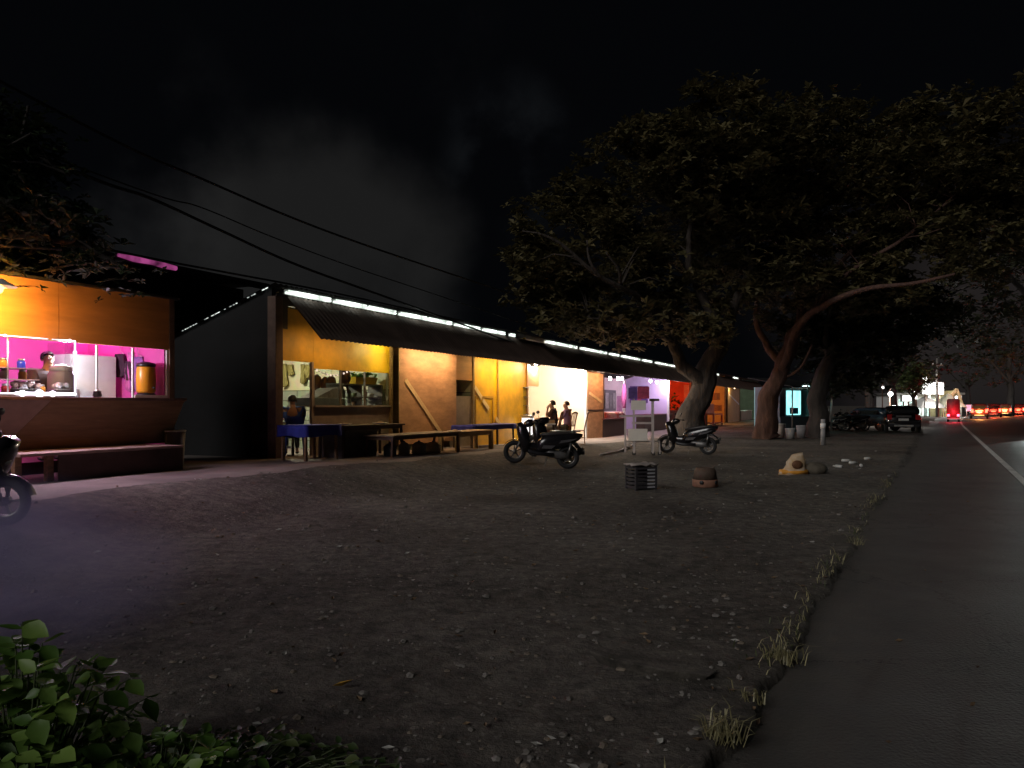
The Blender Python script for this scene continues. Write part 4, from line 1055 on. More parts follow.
    for s in 'lr':
        S['sh'+s] = (J['sh'+s], .090); e = J['sh'+s].lerp(J['el'+s], sleeve); S['sl'+s] = (e, .075); SE += [('chest','sh'+s), ('sh'+s,'sl'+s)]
        if sleeve >= 1: S['cu'+s] = (J['el'+s].lerp(J['wr'+s], .95), .040); SE.append(('sl'+s,'cu'+s))
    skin_mesh('shirt', S, SE, shirt, t)
    T = {'pelvis': (J['pelvis'], (.140, .118))}; TE = []
    for s in 'lr':
        T['hp'+s] = (J['hp'+s], .097); T['kn'+s] = (J['kn'+s], .072); T['an'+s] = (J['kn'+s].lerp(J['an'+s], .92), .055); TE += [('pelvis','hp'+s), ('hp'+s,'kn'+s), ('kn'+s,'an'+s)]
    skin_mesh('trousers', T, TE, trousers, t)
    for s in 'lr':
        skin_mesh('shoe', {'a': (J['an'+s]+V(0,0,-.035), .046), 'b': (J['to'+s], (.046, .034))}, [('a','b')], shoes or BLACKP, t)
    return t
BROWNS = mk('dark_red_shirt', (.07, .03, .028), .85, .3, 6); LAVS = mk('lilac_shirt', (.42, .28, .55), .85, .2, 6); JEAN = mk('grey_jeans', (.22, .25, .33), .85, .25, 8); BLUES = mk('blue_shirt', (.04, .09, .40), .85, .2, 6); NAVY = mk('dark_trousers', (.03, .032, .04), .9, .2, 6); DARKS = mk('dark_shirt', (.05, .03, .04), .85, .2, 6)
def chair(label, loc, rz):
    t = thing('wooden_chair', label, 'chair', loc, rz, 'wooden chairs before the peach room')
    MB().box(-.20, .22, -.21, .21, .43, .46).build('seat', CHAIRW, t, .008)
    for sy in (-1, 1):
        MB().tube([(.19, sy*.18, .43), (.20, sy*.19, 0)], [.02, .016], 8).build('leg', CHAIRW, t)
        MB().tube([(-.30, sy*.19, 1.02), (-.23, sy*.19, .72), (-.18, sy*.185, .45), (-.20, sy*.19, 0)], [.018, .02, .022, .016], 8).build('leg', CHAIRW, t)
    b = MB()
    b.tube([(-.30, -.20, 1.02), (-.325, -.1, 1.06), (-.33, 0, 1.07), (-.325, .1, 1.06), (-.30, .20, 1.02)], .026, 8)
    b.tube([(-.215, -.18, .60), (-.225, 0, .60), (-.215, .18, .60)], .016, 8)
    for y in (-.10, 0, .10): b.bar((-.325, y, 1.05), (-.222, y, .60), .012, .045, up=(0, 1, 0))
    b.build('backrest', CHAIRW, t)
    s = MB()
    for sy in (-1, 1): s.tube([(.195, sy*.185, .2), (-.19, sy*.187, .2)], .010, 6)
    s.build('stretcher', CHAIRW, t); return t
def gpt(px, Y):
    x = (px-512)/F*Y
    u, w = uw(x, Y); z = base(u)*sstep(4.6, 2.4, -w)
    return (x, Y, z + (GH if -w < 2.9 else .02))
A = gpt(553, 25.2); B = gpt(567, 26.3); Cc = gpt(579, 26.6)
ra = math.radians(168)
poseA = dict(SIT); poseA.update(wrr=(.17,-.05,1.08), elr=(.24,-.20,.86), ell=(.16,.25,.80), wrl=(.40,.16,.79))
pa_ = person('person in dark red shirt and grey jeans sitting by the peach room, hand near mouth', A, ra, poseA, BROWNS, JEAN)
poseB = dict(SIT); poseB.update(hlow=(.045,.02,1.165))
pb_ = person('person in lilac shirt sitting on a wooden chair by the peach room', B, math.radians(155), poseB, LAVS, NAVY)
pa_.scale = pb_.scale = (1.08,)*3
chair('wooden chair under the person in the dark red shirt', A, ra)
chair('wooden chair under the person in the lilac shirt', B, math.radians(150))
chair('empty wooden chair at the end of the seated group', Cc, math.radians(175))
q = R(1.02, .44, base(1)+GH)
person('person in blue shirt sitting with back turned inside the first doorway', tuple(q), math.radians(108), SIT, BLUES, NAVY)
sp_(MB().box(-8.6, uR-.06, .40, 1.99, .40, .62), 'floor', DARKW)
person('dark haired person standing behind the lit showcase of the magenta stall', tuple(R(u_at(46.5, .62), .62, .62)), TH-math.radians(95), STAND, DARKS, NAVY)
# tables in front of the peach room
t = thing('tea_table', 'low table with pale top between the seated people and scooters', 'table', gpt(541, 24.6), 0)
MB().box(-.40, .45, -.3, .3, .66, .70).build('tabletop', WHITE, t, .006)
for x in (-.36, .4):
    for y in (-.26, .26): MB().bar((x, y, -.02), (x, y, .66), .04).build('leg', DARKW, t)
c = gpt(549, 24.5)
one('cardboard_box', MB().box(-.17, .17, -.12, .12, 0, .13).box(-.08, -.02, -.123, -.1205, .03, .09).box(.05, .12, -.123, -.1205, .03, .09), [mk('cardboard', (.45, .29, .15), .8, .2, 5)], 'small cardboard box on the pale table by the scooters', 'box', (c[0], c[1], c[2]+.70), .1)
wb = thing('glowing_counter', 'glaring white glowing counter at the left side of the peach room', 'counter', tuple(R(u_at(526.5, -.35), -.35, base(12)+GH)), TH)
MB().box(-.05, .24, -.17, .17, 0, .92).build('body', WHITE, wb, .01)
MB().box(-.06, -.052, -.15, .15, .08, .86).build('front_panel', em('glowing_white', (1, .97, .95), 1.6, .2), wb)  # white glow put into the panel material
MB().box(-.02, .22, -.178, -.172, .08, .86).build('side_panel', em('glowing_white', (1, .97, .95), 1.6, .2), wb)
MB().box(-.08, .27, -.20, .20, .92, .95).build('counter_top', STEEL, wb, .006)
gc = thing('glass_case', 'narrow grey glass case standing on the glowing white counter', 'glass case', tuple(R(u_at(527.5, -.2), -.1, base(12)+GH+.95)), TH)
MB().box(0, .40, 0, .3, 0, .04).box(0, .40, 0, .3, .96, 1.0).build('frame', STEEL, gc)
MB().box(.01, .39, .005, .01, .04, .96).box(.01, .016, .011, .29, .04, .96).build('pane', GLASS, gc)
MB().box(.02, .38, .26, .29, .04, .96).build('back_panel', mk('mauve_grey', (.35, .28, .28), .5, .2, 4), gc)
for z in (.34, .64): MB().box(.02, .38, .02, .255, z, z+.012).build('shelf', STEEL, gc)

# ------------------------------------------------------------------ scooters
PAINT = mk('scooter_black', (.012, .011, .013), .25, .2, 5, bump=0, coat=.6); PAINTG = mk('scooter_grey', (.085, .08, .082), .3, .2, 5, bump=0, coat=.4)
CHROME = mk('dull_alloy', (.20, .195, .19), .35, .2, 8, metal=.8, bump=.02); SEATM = mk('seat_vinyl', (.05, .042, .04), .38, .25, 7)
REDL = mk('red_lens', (.45, .02, .02), .2, .1, 5, bump=0); CLEARL = mk('clear_lens', (.5, .5, .5), .1, .1, 5, bump=0); MIRR = mk('mirror_glass', (.6, .6, .6), .08, .05, 5, bump=0, metal=1)
def scooter(label, loc, rz):
    t = thing('parked_scooter', label, 'scooter', loc, rz, 'parked scooters')
    def P(mb, n, m, par=None): return mb.build(n, m, par or t)
    wb_, r = .63, .215
    for x, nm in ((wb_, 'front_wheel'), (-wb_, 'rear_wheel')):
        ty = P(MB().torus((x, 0, r+.055), r, .052, None, 28, 10), nm, RUB)
        rm = MB().torus((x, 0, r+.055), r-.045, .02, None, 24, 6)
        for k in range(5):
            a = 2*PI*k/5; d = Vector((math.cos(a), 0, math.sin(a))); q = Vector((-d.z, 0, d.x))*.03
            c = Vector((x, 0, r+.055)); rm.bar(c+d*.03, c+d*(r-.05)+q, .03, .022, up=(0, 1, 0))
        rm.lathe([(.05, -.05), (.05, .05)], (x, 0, r+.055), 12, Matrix.Rotation(PI/2, 3, 'X'))
        P(rm, 'rim', CHROME, ty)
    # body shells
    P(MB().loft([(-.92, .83, .03, .03), (-.84, .78, .10, .085), (-.62, .70, .145, .15), (-.35, .62, .165, .19), (-.10, .55, .17, .20), (.04, .50, .16, .18), (.12, .46, .11, .12)], 18, 2.8), 'body', PAINT)
    pan = MB()
    for s in (-1, 1):
        pan.prism([(-.80, .74), (-.45, .66), (-.12, .60), (-.28, .56), (-.60, .64)], s*.150, s*.160)
        pan.prism([(-.30, .52), (-.02, .50), (.02, .42), (-.22, .44)], s*.158, s*.168)
    P(pan, 'side_trim', PAINTG)
    P(MB().loft([(-.75, .84, .06, .03), (-.60, .845, .12, .04), (-.35, .81, .135, .05), (-.12, .765, .13, .05), (.04, .745, .09, .04), (.08, .74, .03, .02)], 16, 2.4), 'seat', SEATM)
    P(MB().loft([(-.28, .30, .13, .05), (.10, .29, .15, .05), (.30, .32, .14, .06), (.42, .42, .10, .06)], 14, 3.2), 'footboard', BLACKP)
    M = Matrix.Translation((.47, 0, .62)) @ Matrix.Rotation(math.radians(-66), 4, 'Y')
    P(MB().loft([(-.34, -.02, .13, .08), (-.15, .01, .20, .13), (.05, .03, .21, .14), (.22, .03, .18, .12), (.36, .01, .12, .07)], 16, 2.6, M), 'front_shield', PAINT)
    P(MB().loft([(-.14, .46, .13, .12), (.06, .42, .11, .11), (.26, .42, .11, .11), (.44, .50, .13, .12)], 16, 2.8), 'tunnel_cover', PAINT)
    P(MB().loft([(.24, .99, .04, .03), (.30, .985, .15, .085), (.40, .965, .15, .10), (.49, .92, .09, .06)], 14, 2.4), 'handlebar_cover', PAINT)
    P(MB().tube([(.22, -.36, 1.01), (.28, -.24, 1.02), (.33, 0, 1.0), (.28, .24, 1.02), (.22, .36, 1.01)], .014, 8), 'handlebar', BLACKP)
    for s in (-1, 1):
        P(MB().tube([(.21, s*.36, 1.01), (.235, s*.26, 1.018)], .021, 8), 'grip', RUB)
        P(MB().tube([(.30, s*.22, 1.02), (.31, s*.27, 1.12), (.29, s*.30, 1.17)], .007, 6), 'mirror_stalk', BLACKP)
        mo = P(MB().ball((.285, s*.315, 1.205), .018, .062, .042, 14, 8), 'mirror', BLACKP)
        P(MB().ball((.270, s*.315, 1.205), .006, .053, .034, 14, 6), 'mirror_face', MIRR, mo)
    P(MB().loft([(.555, .72, .10, .06), (.60, .70, .075, .04), (.62, .69, .04, .02)], 12, 2.2), 'headlight', CLEARL)
    fk = MB()
    for s in (-1, 1): fk.tube([(.50, s*.075, .62), (.63, s*.075, .27)], [.022, .018], 8)
    P(fk, 'fork', CHROME)
    fd = MB(); vs = []; fs = []
    for lay in (0, .008):
        for i in range(11):
            a = math.radians(20+130*i/10); rr = .295+lay
            for j in range(5):
                y = (j/4-.5)*.13; vs.append((wb_+rr*math.cos(a), y, .27+(rr-abs(y)*.25)*math.sin(a)))
    for i in range(10):
        for j in range(4): f = (i*5+j, i*5+j+1, i*5+j+6, i*5+j+5); fs += [f, tuple(55+x for x in f[::-1])]
    P(fd.add(vs, fs, True), 'front_fender', PAINT)
    P(MB().loft([(-.98, .42, .05, .012), (-.90, .52, .075, .02), (-.78, .60, .09, .03), (-.62, .62, .09, .03)], 10, 2.4), 'rear_fender', BLACKP)
    P(MB().box(-.985, -.972, -.10, .10, .44, .53), 'number_plate', mk('plate_black', (.03, .03, .03), .4, .2, 5))
    P(MB().loft([(-.90, .775, .03, .02), (-.86, .775, .085, .035), (-.80, .765, .10, .04)], 12, 2.4), 'tail_light', REDL)
    P(MB().tube([(-.70, -.08, .90), (-.83, -.08, .91), (-.85, 0, .91), (-.83, .08, .91), (-.70, .08, .90)], .014, 8).tube([(-.70, -.08, .90), (-.62, -.08, .83)], .012, 6).tube([(-.70, .08, .90), (-.62, .08, .83)], .012, 6), 'grab_rail', PAINTG)
    P(MB().loft([(-.70, .30, .05, .06), (-.45, .30, .09, .10), (-.20, .32, .10, .10), (-.08, .33, .07, .07)], 12, 2.6), 'engine', mk('engine_alloy', (.17, .165, .16), .45, .3, 8, metal=.5))
    P(MB().tube([(-.30, -.14, .24), (-.50, -.17, .28), (-.56, -.175, .31), (-.92, -.18, .40)], [.02, .025, .05, .058], 12), 'exhaust', mk('exhaust_black', (.05, .05, .05), .4, .2, 6, metal=.5))
    P(MB().tube([(-.62, .12, .30), (-.66, .12, .62)], .028, 10), 'shock_absorber', CHROME)
    P(MB().tube([(-.12, .10, .26), (-.10, .26, .01)], .011, 6), 'side_stand', CHROME)
    return t
def lot(px, py, dz=0.0):
    """ground point seen at (px, py) on the lot"""
    Y = 1155/(py-HY)
    for _ in range(12):
        z = surf((px-512)/F*Y, Y); Y = .5*Y + .5*(EYE-z)*F/(py-HY)
    x = (px-512)/F*Y; return Vector((x, Y, surf(x, Y)+dz))
L1 = lot(540, 468)
def settle(o):
    """stand a scooter on both wheels"""
    k = o.scale[0]; x, y, _ = o.location; a = o.rotation_euler[2]; c, s = math.cos(a)*.63*k, math.sin(a)*.63*k
    def g(x, y):
        u, w = uw(x, y); z = surf(x, y)
        return max(z, base(u)*sstep(4.6, 2.4, -w)+.035) if -w < 2.9 else z
    zf, zr_ = g(x+c, y+s), g(x-c, y-s); o.location[2] = (zf+zr_)/2; o.rotation_euler[1] = -math.atan2(zf-zr_, 1.26*k)
s1 = scooter('black scooter nearest on the lot with pale seat glint, facing the yellow boards', (L1.x, L1.y, L1.z), math.radians(181))
p2 = (.95, L1.y+1.15); s2 = dup(s1, (p2[0], p2[1], surf(*p2)+.005), math.radians(132), 'second scooter parked close behind the nearest scooter, before the seated people')
L3 = lot(687, 454); s3 = dup(s1, (L3.x, L3.y, L3.z), math.radians(152), 'black scooter parked at the foot of the thick tree trunk')
p4 = (-5.74, 7.75); s4 = dup(s1, (p4[0], p4[1], surf(*p4)), math.radians(4), 'dark scooter cut by the photo edge in front of the orange stall'); s4.scale = (.93,)*3
for i, (px, py, rz) in enumerate(((833, 431, 150), (846, 430, 160), (853, 431, 165))):
    q = lot(px, py); dup(s1, tuple(q), math.radians(rz), '%s scooter of the dim far group parked before the blue car' % ('leftmost', 'middle', 'rightmost')[i])

for o in (s1, s2, s3, s4): settle(o)
# ------------------------------------------------------------------ rolling rack on the lot
rk0 = lot(643, 455)
rk = thing('vendor_rack', 'tall pale wheeled rack frame with two blank white boards and printed boxes', 'rack', tuple(rk0), math.radians(-8))
sY = rk0.y
def rx(px): return (px-643)/F*sY
def rz_(py): return z_at(py, sY) - rk0.z
for px, yy, top in ((634, .25, 390), (652.5, -.25, 399), (634, -.25, 417), (625.5, .2, 418), (652.5, .25, 399)):
    MB().bar((rx(px), yy, .07), (rx(px), yy, rz_(top)), .06).build('pole', mk('pale_tube', (.50, .44, .42), .5, .2, 6), rk)
for px, yy in ((634, .25), (653, -.25), (634, -.25), (653, .25), (659.5, -.1)):
    MB().torus((rx(px), yy, .055), .04, .018, None, 14, 6).build('caster', RUB, rk)
MB().bar((rx(659.5), -.1, .06), (rx(659), -.1, .42), .035).bar((rx(659), -.1, .42), (rx(652.5), -.22, .42), .035).build('handle', MATS['pale_tube'], rk)
for py, a, b, yy in ((416, 619.5, 652, -.22), (423, 632, 651, -.23), (423, 632, 651, .23), (441, 625.5, 652, -.2), (416, 625, 652, .22)): MB().bar((rx(a), yy, rz_(py)), (rx(b), yy, rz_(py)), .05).build('rail', MATS['pale_tube'], rk)
for px in (634, 652.5): MB().bar((rx(px), -.24, rz_(441)), (rx(px), .24, rz_(441)), .045).build('rail', MATS['pale_tube'], rk)
MB().bar((rx(649), -.25, rz_(400)), (rx(658.5), -.25, rz_(400)), .12, .07).bar((rx(652.5), -.25, rz_(400)), (rx(652.5), .27, rz_(400)), .08).build('top_bar', DARKW, rk)
MB().box(rx(628), rx(650), -.2, .2, rz_(442), rz_(441)).build('shelf', MATS['pale_tube'], rk)
def board(px0, px1, py0, py1, yy, label):
    MB().box(0, rx(px1)-rx(px0), 0, .02, 0, rz_(py0)-rz_(py1))
    b = MB().box(0, rx(px1)-rx(px0), 0, .02, 0, rz_(py0)-rz_(py1)); o = b.build('white_board', mk('cream_board', (.80, .74, .66), .6, .06, 5, bump=.02), None, .003)
    M = Matrix.Translation(rk0) @ Matrix.Rotation(math.radians(-8), 4, 'Z') @ Matrix.Translation((rx(px0), yy, rz_(py1)))
    o.matrix_world = M; tag(o, label, 'board', 'white boards on the rack')
board(631, 645.5, 400.5, 410, -.31, 'smaller blank white board hung high on the wheeled rack')
board(628.5, 647, 428.5, 440.5, -.30, 'larger blank white board leaning low on the wheeled rack')
for i, (a, b, c0, cc, nm) in enumerate(((628.5, 637, 389, (.10, .05, .22), 'dark violet'), (637.5, 649, 388, (.42, .05, .12), 'crimson'))):
    o = MB().box(0, rx(b)-rx(a), 0, .22, 0, rz_(c0)-rz_(400)).box(.08, .25, -.006, -.002, .08, .25).build('printed_box', [mk('box_'+nm.replace(' ', '_'), cc, .5, .45, 9)], None, .004)
    M = Matrix.Translation(rk0) @ Matrix.Rotation(math.radians(-8), 4, 'Z') @ Matrix.Translation((rx(a), -.10, rz_(400)+.04)); o.matrix_world = M
    tag(o, '%s printed box on top of the wheeled rack' % nm, 'box', 'boxes on the rack')
a = lot(600, 456.5); b = lot(637, 446)
ho = MB(); pts = []
for k in range(12):
    q = a.lerp(b, k/11); pts.append((q.x, q.y, surf(q.x, q.y)+.045+(.14 if k == 11 else .03*(k == 10))))
one('pole', ho.tube(pts, .03, 8), MATS['pale_tube'], 'pale pole lying on the ground left of the wheeled rack', 'pole').name = 'loose_pole'

# ------------------------------------------------------------------ crate, tub, sack on the lot
q = lot(641, 489); cr = thing('plastic_crate', 'dark slatted plastic crate on the open lot with a pale cloth', 'crate', tuple(q), .35)
cm = mk('crate_plastic', (.045, .04, .045), .5, .2, 5)
cb = MB()
for sx in (-1, 1):
    for sy in (-1, 1): cb.box(sx*.19-.02, sx*.19+.02, sy*.17-.02, sy*.17+.02, 0, .40)
for i in range(6):
    z = .03+.065*i
    for sy in (-1, 1): cb.box(-.17, .17, sy*.18-.006, sy*.18+.006, z, z+.035)
    for sx in (-1, 1): cb.box(sx*.20-.006, sx*.20+.006, -.15, .15, z, z+.035)
cb.box(-.19, .19, -.17, .17, .012, .03); cb.build('body', cm, cr)
for i in range(6): MB().box(.02, .165, -.192, -.187, .035+.06*i, .060+.06*i).build('slat', mk('pale_slat', (.40, .40, .42), .5, .2, 5), cr)
vs = []; fs = []; rr = random.Random(3)
for i in range(7):
    for j in range(7): vs.append((-.27+.50*i/6+rr.uniform(-.02, .02), -.20+.36*j/6+rr.uniform(-.02, .02), .415+.05*noise.noise(Vector((i*.9, j*.8, 2)))+.03))
for i in range(6):
    for j in range(6): fs.append((i*7+j, (i+1)*7+j, (i+1)*7+j+1, i*7+j+1))
o = MB().add(vs, fs, True).build('folded_cloth', mk('pale_cloth', (.36, .31, .28), .9, .25, 6)); o.location = q; o.rotation_euler = (0, 0, .35)
s = o.modifiers.new('thick', 'SOLIDIFY'); s.thickness = .025
tag(o, 'crumpled pale cloth lying on the dark slatted crate', 'cloth')
q = lot(705, 487); tb_ = thing('clay_pot', 'brown pot with pinkish lower band standing on the open lot', 'pot', tuple(q), .2)
MB().lathe([(.20, 0), (.23, .02), (.235, .13), (.225, .145)], n=20).build('band', mk('pink_clay', (.34, .17, .11), .8, .4, 4), tb_)
MB().lathe([(.222, .146), (.20, .28), (.17, .36), (.15, .36), (.15, .30)], n=20).build('body', mk('brown_clay', (.10, .065, .045), .8, .4, 5), tb_)
for k in (-.7, .5): MB().lathe([(.03, 0), (.04, .01), (.03, .02)], (.232*math.sin(k), -.232*math.cos(k), .10), 10, Matrix.Rotation(k, 3, 'Z') @ Matrix.Rotation(PI/2, 3, 'X')).build('hole', BLACKP, tb_)
q = lot(793, 474.5); sk_ = thing('rubbish_sack', 'tilted white and orange sack standing on the lot below the trees', 'sack', tuple(q), .1)
mb = MB(); rr = random.Random(9); vs = []; fs = []
for i in range(7):
    h = i/6; wx = .30-.17*h+.02*math.sin(i*2); 
    for k in range(14):
        a = 2*PI*k/14; vs.append((wx*math.cos(a)*(1+.08*math.sin(3*a+i))+.10*h, .17*(1-.4*h)*math.sin(a)*(1+.1*math.sin(5*a)), .44*h+.03*math.cos(a)*h))
for i in range(6):
    for k in range(14): fs.append((i*14+k, i*14+(k+1)%14, (i+1)*14+(k+1)%14, (i+1)*14+k))
fs += [tuple(range(13, -1, -1)), tuple(84+k for k in range(14))]
mb.add(vs, fs, True); mb.build('bag', mk('white_sack', (.62, .52, .40), .7, .2, 5, c2=(.50, .30, .12)), sk_)
MB().loft([(-.26, .06, .12, .05), (0, .05, .185, .055), (.27, .06, .14, .06)], 14, 2.6).build('orange_fold', mk('orange_sack', (.78, .34, .04), .7, .25, 5), sk_)
MB().ball((.02, -.15, .22), .12, .03, .09, 12, 7).build('print', mk('brown_print', (.16, .07, .03), .7, .4, 8), sk_)
one('rock', MB().ball((0, 0, .10), .30, .22, .16, 9, 6), mk('mossy_rock', (.13, .11, .08), .9, .4, 5), 'low brown rock right of the white and orange sack', 'rock', tuple(lot(815, 474)), .4)
rr = random.Random(31)
for i, (px, py) in enumerate(((846, 462), (853, 464), (861, 467), (838, 468), (868, 460))):
    one('plastic_bottle', MB().tube([(-.11, 0, .04), (.06, 0, .04), (.10, 0, .04), (.14, 0, .04)], [.038, .04, .015, .014], 10), mk('pet_plastic', (.55, .55, .52), .2, .15, 5, bump=0), '%s crushed pale bottle of the litter right of the sack' % ('leftmost upper', 'second', 'middle lowest', 'outlying left', 'rightmost')[i], 'bottle', tuple(lot(px, py)), rr.uniform(0, 3), 'bottles littering the lot')
# broken slab in the near lot
q = lot(650, 668); sl = MB()
poly = [(-.34, -.05), (-.20, -.13), (.10, -.15), (.33, -.10), (.36, .04), (.12, .13), (-.18, .15), (-.33, .08)]
sl.add([(x*.72, y*.6+.03, -.07) for x, y in poly]+[(x, y, .045) for x, y in poly], [tuple(range(7, -1, -1)), tuple(range(8, 16))]+[(i, (i+1)%8, 8+(i+1)%8, 8+i) for i in range(8)])
o = one('concrete_slab', sl, DIRT, 'broken flat slab sunk in the near lot', 'slab', tuple(q+Vector((0, 0, .0))), -.35, bevel=.012); o.rotation_euler = (math.radians(-5), math.radians(4), -.35)
o = one('leaf', MB().add([(-.05,0,.02),(0,-.03,.035),(.06,0,.03),(0,.035,.02),(0,0,.012)], [(0,1,4),(1,2,4),(2,3,4),(3,0,4)]), mk('yellow_leaf', (.62, .36, .05), .6, .2, 7), 'curled yellow leaf on the near dirt right of the bush', 'leaf', tuple(lot(342, 689)), .5); o.name = 'fallen_leaf'
o.scale = (1, 1, 1.3)
# ------------------------------------------------------------------ contents of the far rooms
def on_wall(name, u, px0, px1, py0, py1, mats, label, cat, th=.04, extra=None):
    """a flat piece hung on a partition (plane u) seen between the pixels given"""
    wa, wb = w_at(px0, u), w_at(px1, u)
    Ym = P0.y+DB.y*u+NB.y*(wa+wb)/2
    z1, z0 = z_at(py0, Ym), z_at(py1, Ym)
    t = thing(name, label, cat, tuple(R(u-.01, (wa+wb)/2, z0)), TH)
    hw = abs(wa-wb)/2
    MB().box(-th, 0, -hw, hw, 0, z1-z0).build('board', mats, t, .006)
    if extra: extra(t, hw, z1-z0, th)
    return t
uG = uB[668]
def on_back(name, px0, px1, py0, py1, mats, label, cat, th=.04, extra=None, w=2.595):
    a, b = u_at(px0, w), u_at(px1, w); Ym = P0.y+DB.y*(a+b)/2+NB.y*w; z1, z0 = z_at(py0, Ym), z_at(py1, Ym)
    t = thing(name, label, cat, tuple(R((a+b)/2, w, z0)), TH+PI/2); hw = (b-a)/2
    MB().box(-.0-th, 0, -hw, hw, 0, z1-z0, Matrix.Rotation(PI, 4, 'Z')).build('board', mats, t, .006)
    if extra: extra(t, hw, z1-z0, th)
    return t
def panels(cols):
    def f(t, hw, h, th):
        rr = random.Random(len(cols))
        for i, c in enumerate(cols):
            y0 = -hw+.1+(2*hw-.2)*i/len(cols); MB().box(-th-.012, -th-.002, y0, y0+(2*hw-.2)/len(cols)-.08, h*.12, h*(.86-.1*(i % 2))).build('print', mk('print_%d%d%d' % tuple(int(x*100) for x in c), c, .5, .5, 6), t)
    return f
on_wall('poster', uG, 630, 648, 386, 403, mk('poster_violet', (.12, .06, .25), .5, .4, 3), 'dark violet and crimson poster on the lavender wall', 'poster', extra=panels([(.10,.05,.25), (.45,.06,.15), (.12,.05,.3)]))
on_back('menu_board', 603.5, 616, 390, 411, mk('menu_grey', (.10, .10, .09), .5, .3, 4), 'grey framed menu board in the bright corner of the lavender room', 'menu board', extra=panels([(.30,.30,.27), (.16,.16,.14), (.34,.33,.30)]))
on_back('poster', 617, 622, 396, 412, mk('poster_pink', (.50, .22, .36), .5, .4, 4), 'narrow pink poster beside the grey menu board', 'poster')
def counter(label, px0, px1, w, h, mats, top=None, d=.5):
    u0, u1 = u_at(px0, w), u_at(px1, w)
    t = thing('shop_counter', label, 'counter', tuple(R((u0+u1)/2, w, base((u0+u1)/2)+GH)), TH)
    L_ = u1-u0
    MB().box(-L_/2, L_/2, 0, d, 0, h).build('body', mats, t, .01)
    MB().box(-L_/2-.04, L_/2+.04, -.05, d+.05, h, h+.05).build('counter_top', top or mats, t, .006)
    return t
counter('dark counter along the front of the lavender room', 603, 625, -.1, .80, DARKW, mk('red_laminate', (.20, .05, .06), .4, .2, 4))
counter('dark red topped counter at the far half of the lavender room', 645, 672, .1, .9, DARKW, mk('wine_laminate', (.16, .03, .06), .4, .2, 4))
rr = random.Random(14)
for i in range(9):
    px = 604+2.1*i; u = u_at(px, .15); c = rr.choice(((.5,.1,.08), (.45,.2,.2), (.6,.4,.35), (.25,.06,.08)))
    o = one('fruit_box', MB().box(-.16, .16, -.16, .16, 0, .18).ball((-.05, .03, .2), .09, n=8, m=5).ball((.07, -.05, .2), .08, n=8, m=5).ball((.02, .09, .21), .08, n=8, m=5), mk('goods_%d' % int(c[0]*100+c[1]*10), c, .5, .4, 8), '%s of nine small heaped boxes on the front counter of the lavender room' % ('first', 'second', 'third', 'fourth', 'fifth', 'sixth', 'seventh', 'eighth', 'ninth')[i], 'box', tuple(R(u, .15, base(u)+GH+.855)), TH, 'heaped boxes on the lavender counter')
t = thing('floor_lamp_stand', 'slim dark curtain pole with pink cloth between the bulbs and poster', 'stand', tuple(R(u_at(624, .3), .3, base(24)+GH)), TH)
MB().tube([(0, 0, 0), (0, 0, 2.7)], .03, 8).build('pole', WHITE, t)
MB().tube([(0, 0, 2.55), (.02, -.02, 2.2), (-.02, .0, 1.8), (.02, 0, 1.3)], [.05, .12, .14, .08], 10).build('cloth', PINKC, t)
t.name = 'curtain_pole'
# red room: shapes in front of the red wall
uH = uB[690]+1.5
on_wall('banner', uH, 684, 692, 385, 402, mk('pale_red', (.85, .38, .25), .6, .3, 2), 'pale red banner on the wall of the red room', 'banner')
counter('dark counter in front of the red room', 668.5, 684, .1, 1.1, mk('red_dark', (.16, .02, .015), .6, .3, 4))
for i, (px, h) in enumerate(((671, 1.5), (675, 1.9), (679, 1.4))):
    u = u_at(px, .8); mb = MB(); r2 = random.Random(i)
    mb.lathe([(.12, 0), (.18, .3), (.16, .32)], n=12)
    tt = thing('potted_plant', '%s potted plant silhouetted in the red room' % ('left short', 'middle tall', 'right short')[i], 'plant', tuple(R(u, .8, GH)), TH, 'plants in the red room')
    mb.build('pot', DARKW, tt); lf = MB()
    for k in range(26):
        a = r2.uniform(0, 2*PI); zz = .35+h*r2.random(); l = .35*r2.uniform(.6, 1.2); d = Vector((math.cos(a), math.sin(a), r2.uniform(0, .9)))*l; q = Vector((-math.sin(a), math.cos(a), 0))*.09; c = Vector((0, 0, zz))
        lf.add([c, c+d*.5+q, c+d, c+d*.5-q], [(0,1,2),(0,2,3)])
    lf.build('foliage', leaf_mat('indoor_leaf', (.03, .06, .015), (.07, .12, .03)), tt)
# orange room: red chairs / ornament stand
uI = uB[725]
on_wall('wall_ornament', uI, 713, 720, 393, 400, mk('rust_red', (.30, .07, .02), .6, .3, 4), 'dark red leaf ornament on the orange wall', 'ornament', extra=panels([(.2,.04,.02), (.35,.1,.03)]))
on_wall('wall_ornament', uI, 708, 722, 405, 411, mk('rust_red', (.30, .07, .02), .6, .3, 4), 'low dark red fringe ornament on the orange wall', 'ornament', extra=panels([(.2,.04,.02), (.35,.1,.03), (.2,.04,.02)]))
t = thing('snack_cabinet', 'red snack cabinet on legs in front of the orange room', 'cabinet', tuple(R(u_at(714, -.6), -.6, GH)), TH)
RC = mk('red_cabinet', (.50, .09, .05), .5, .25, 4)
MB().box(-1.6, 1.8, -.3, .4, .75, .85).box(-1.6, 1.8, -.3, .4, .12, .2).build('shelf', RC, t); MB().box(-1.5, 1.7, .3, .38, .85, 1.55).build('back_panel', RC, t)
for x in (-1.5, 1.7):
    for y in (-.25, .35): MB().box(x-.06, x+.06, y-.06, y+.06, 0, .75).build('leg', RC, t)
counter('pale heaped counter before the last dim room of the row', 741, 752, .2, .9, GREYP, WHITE)
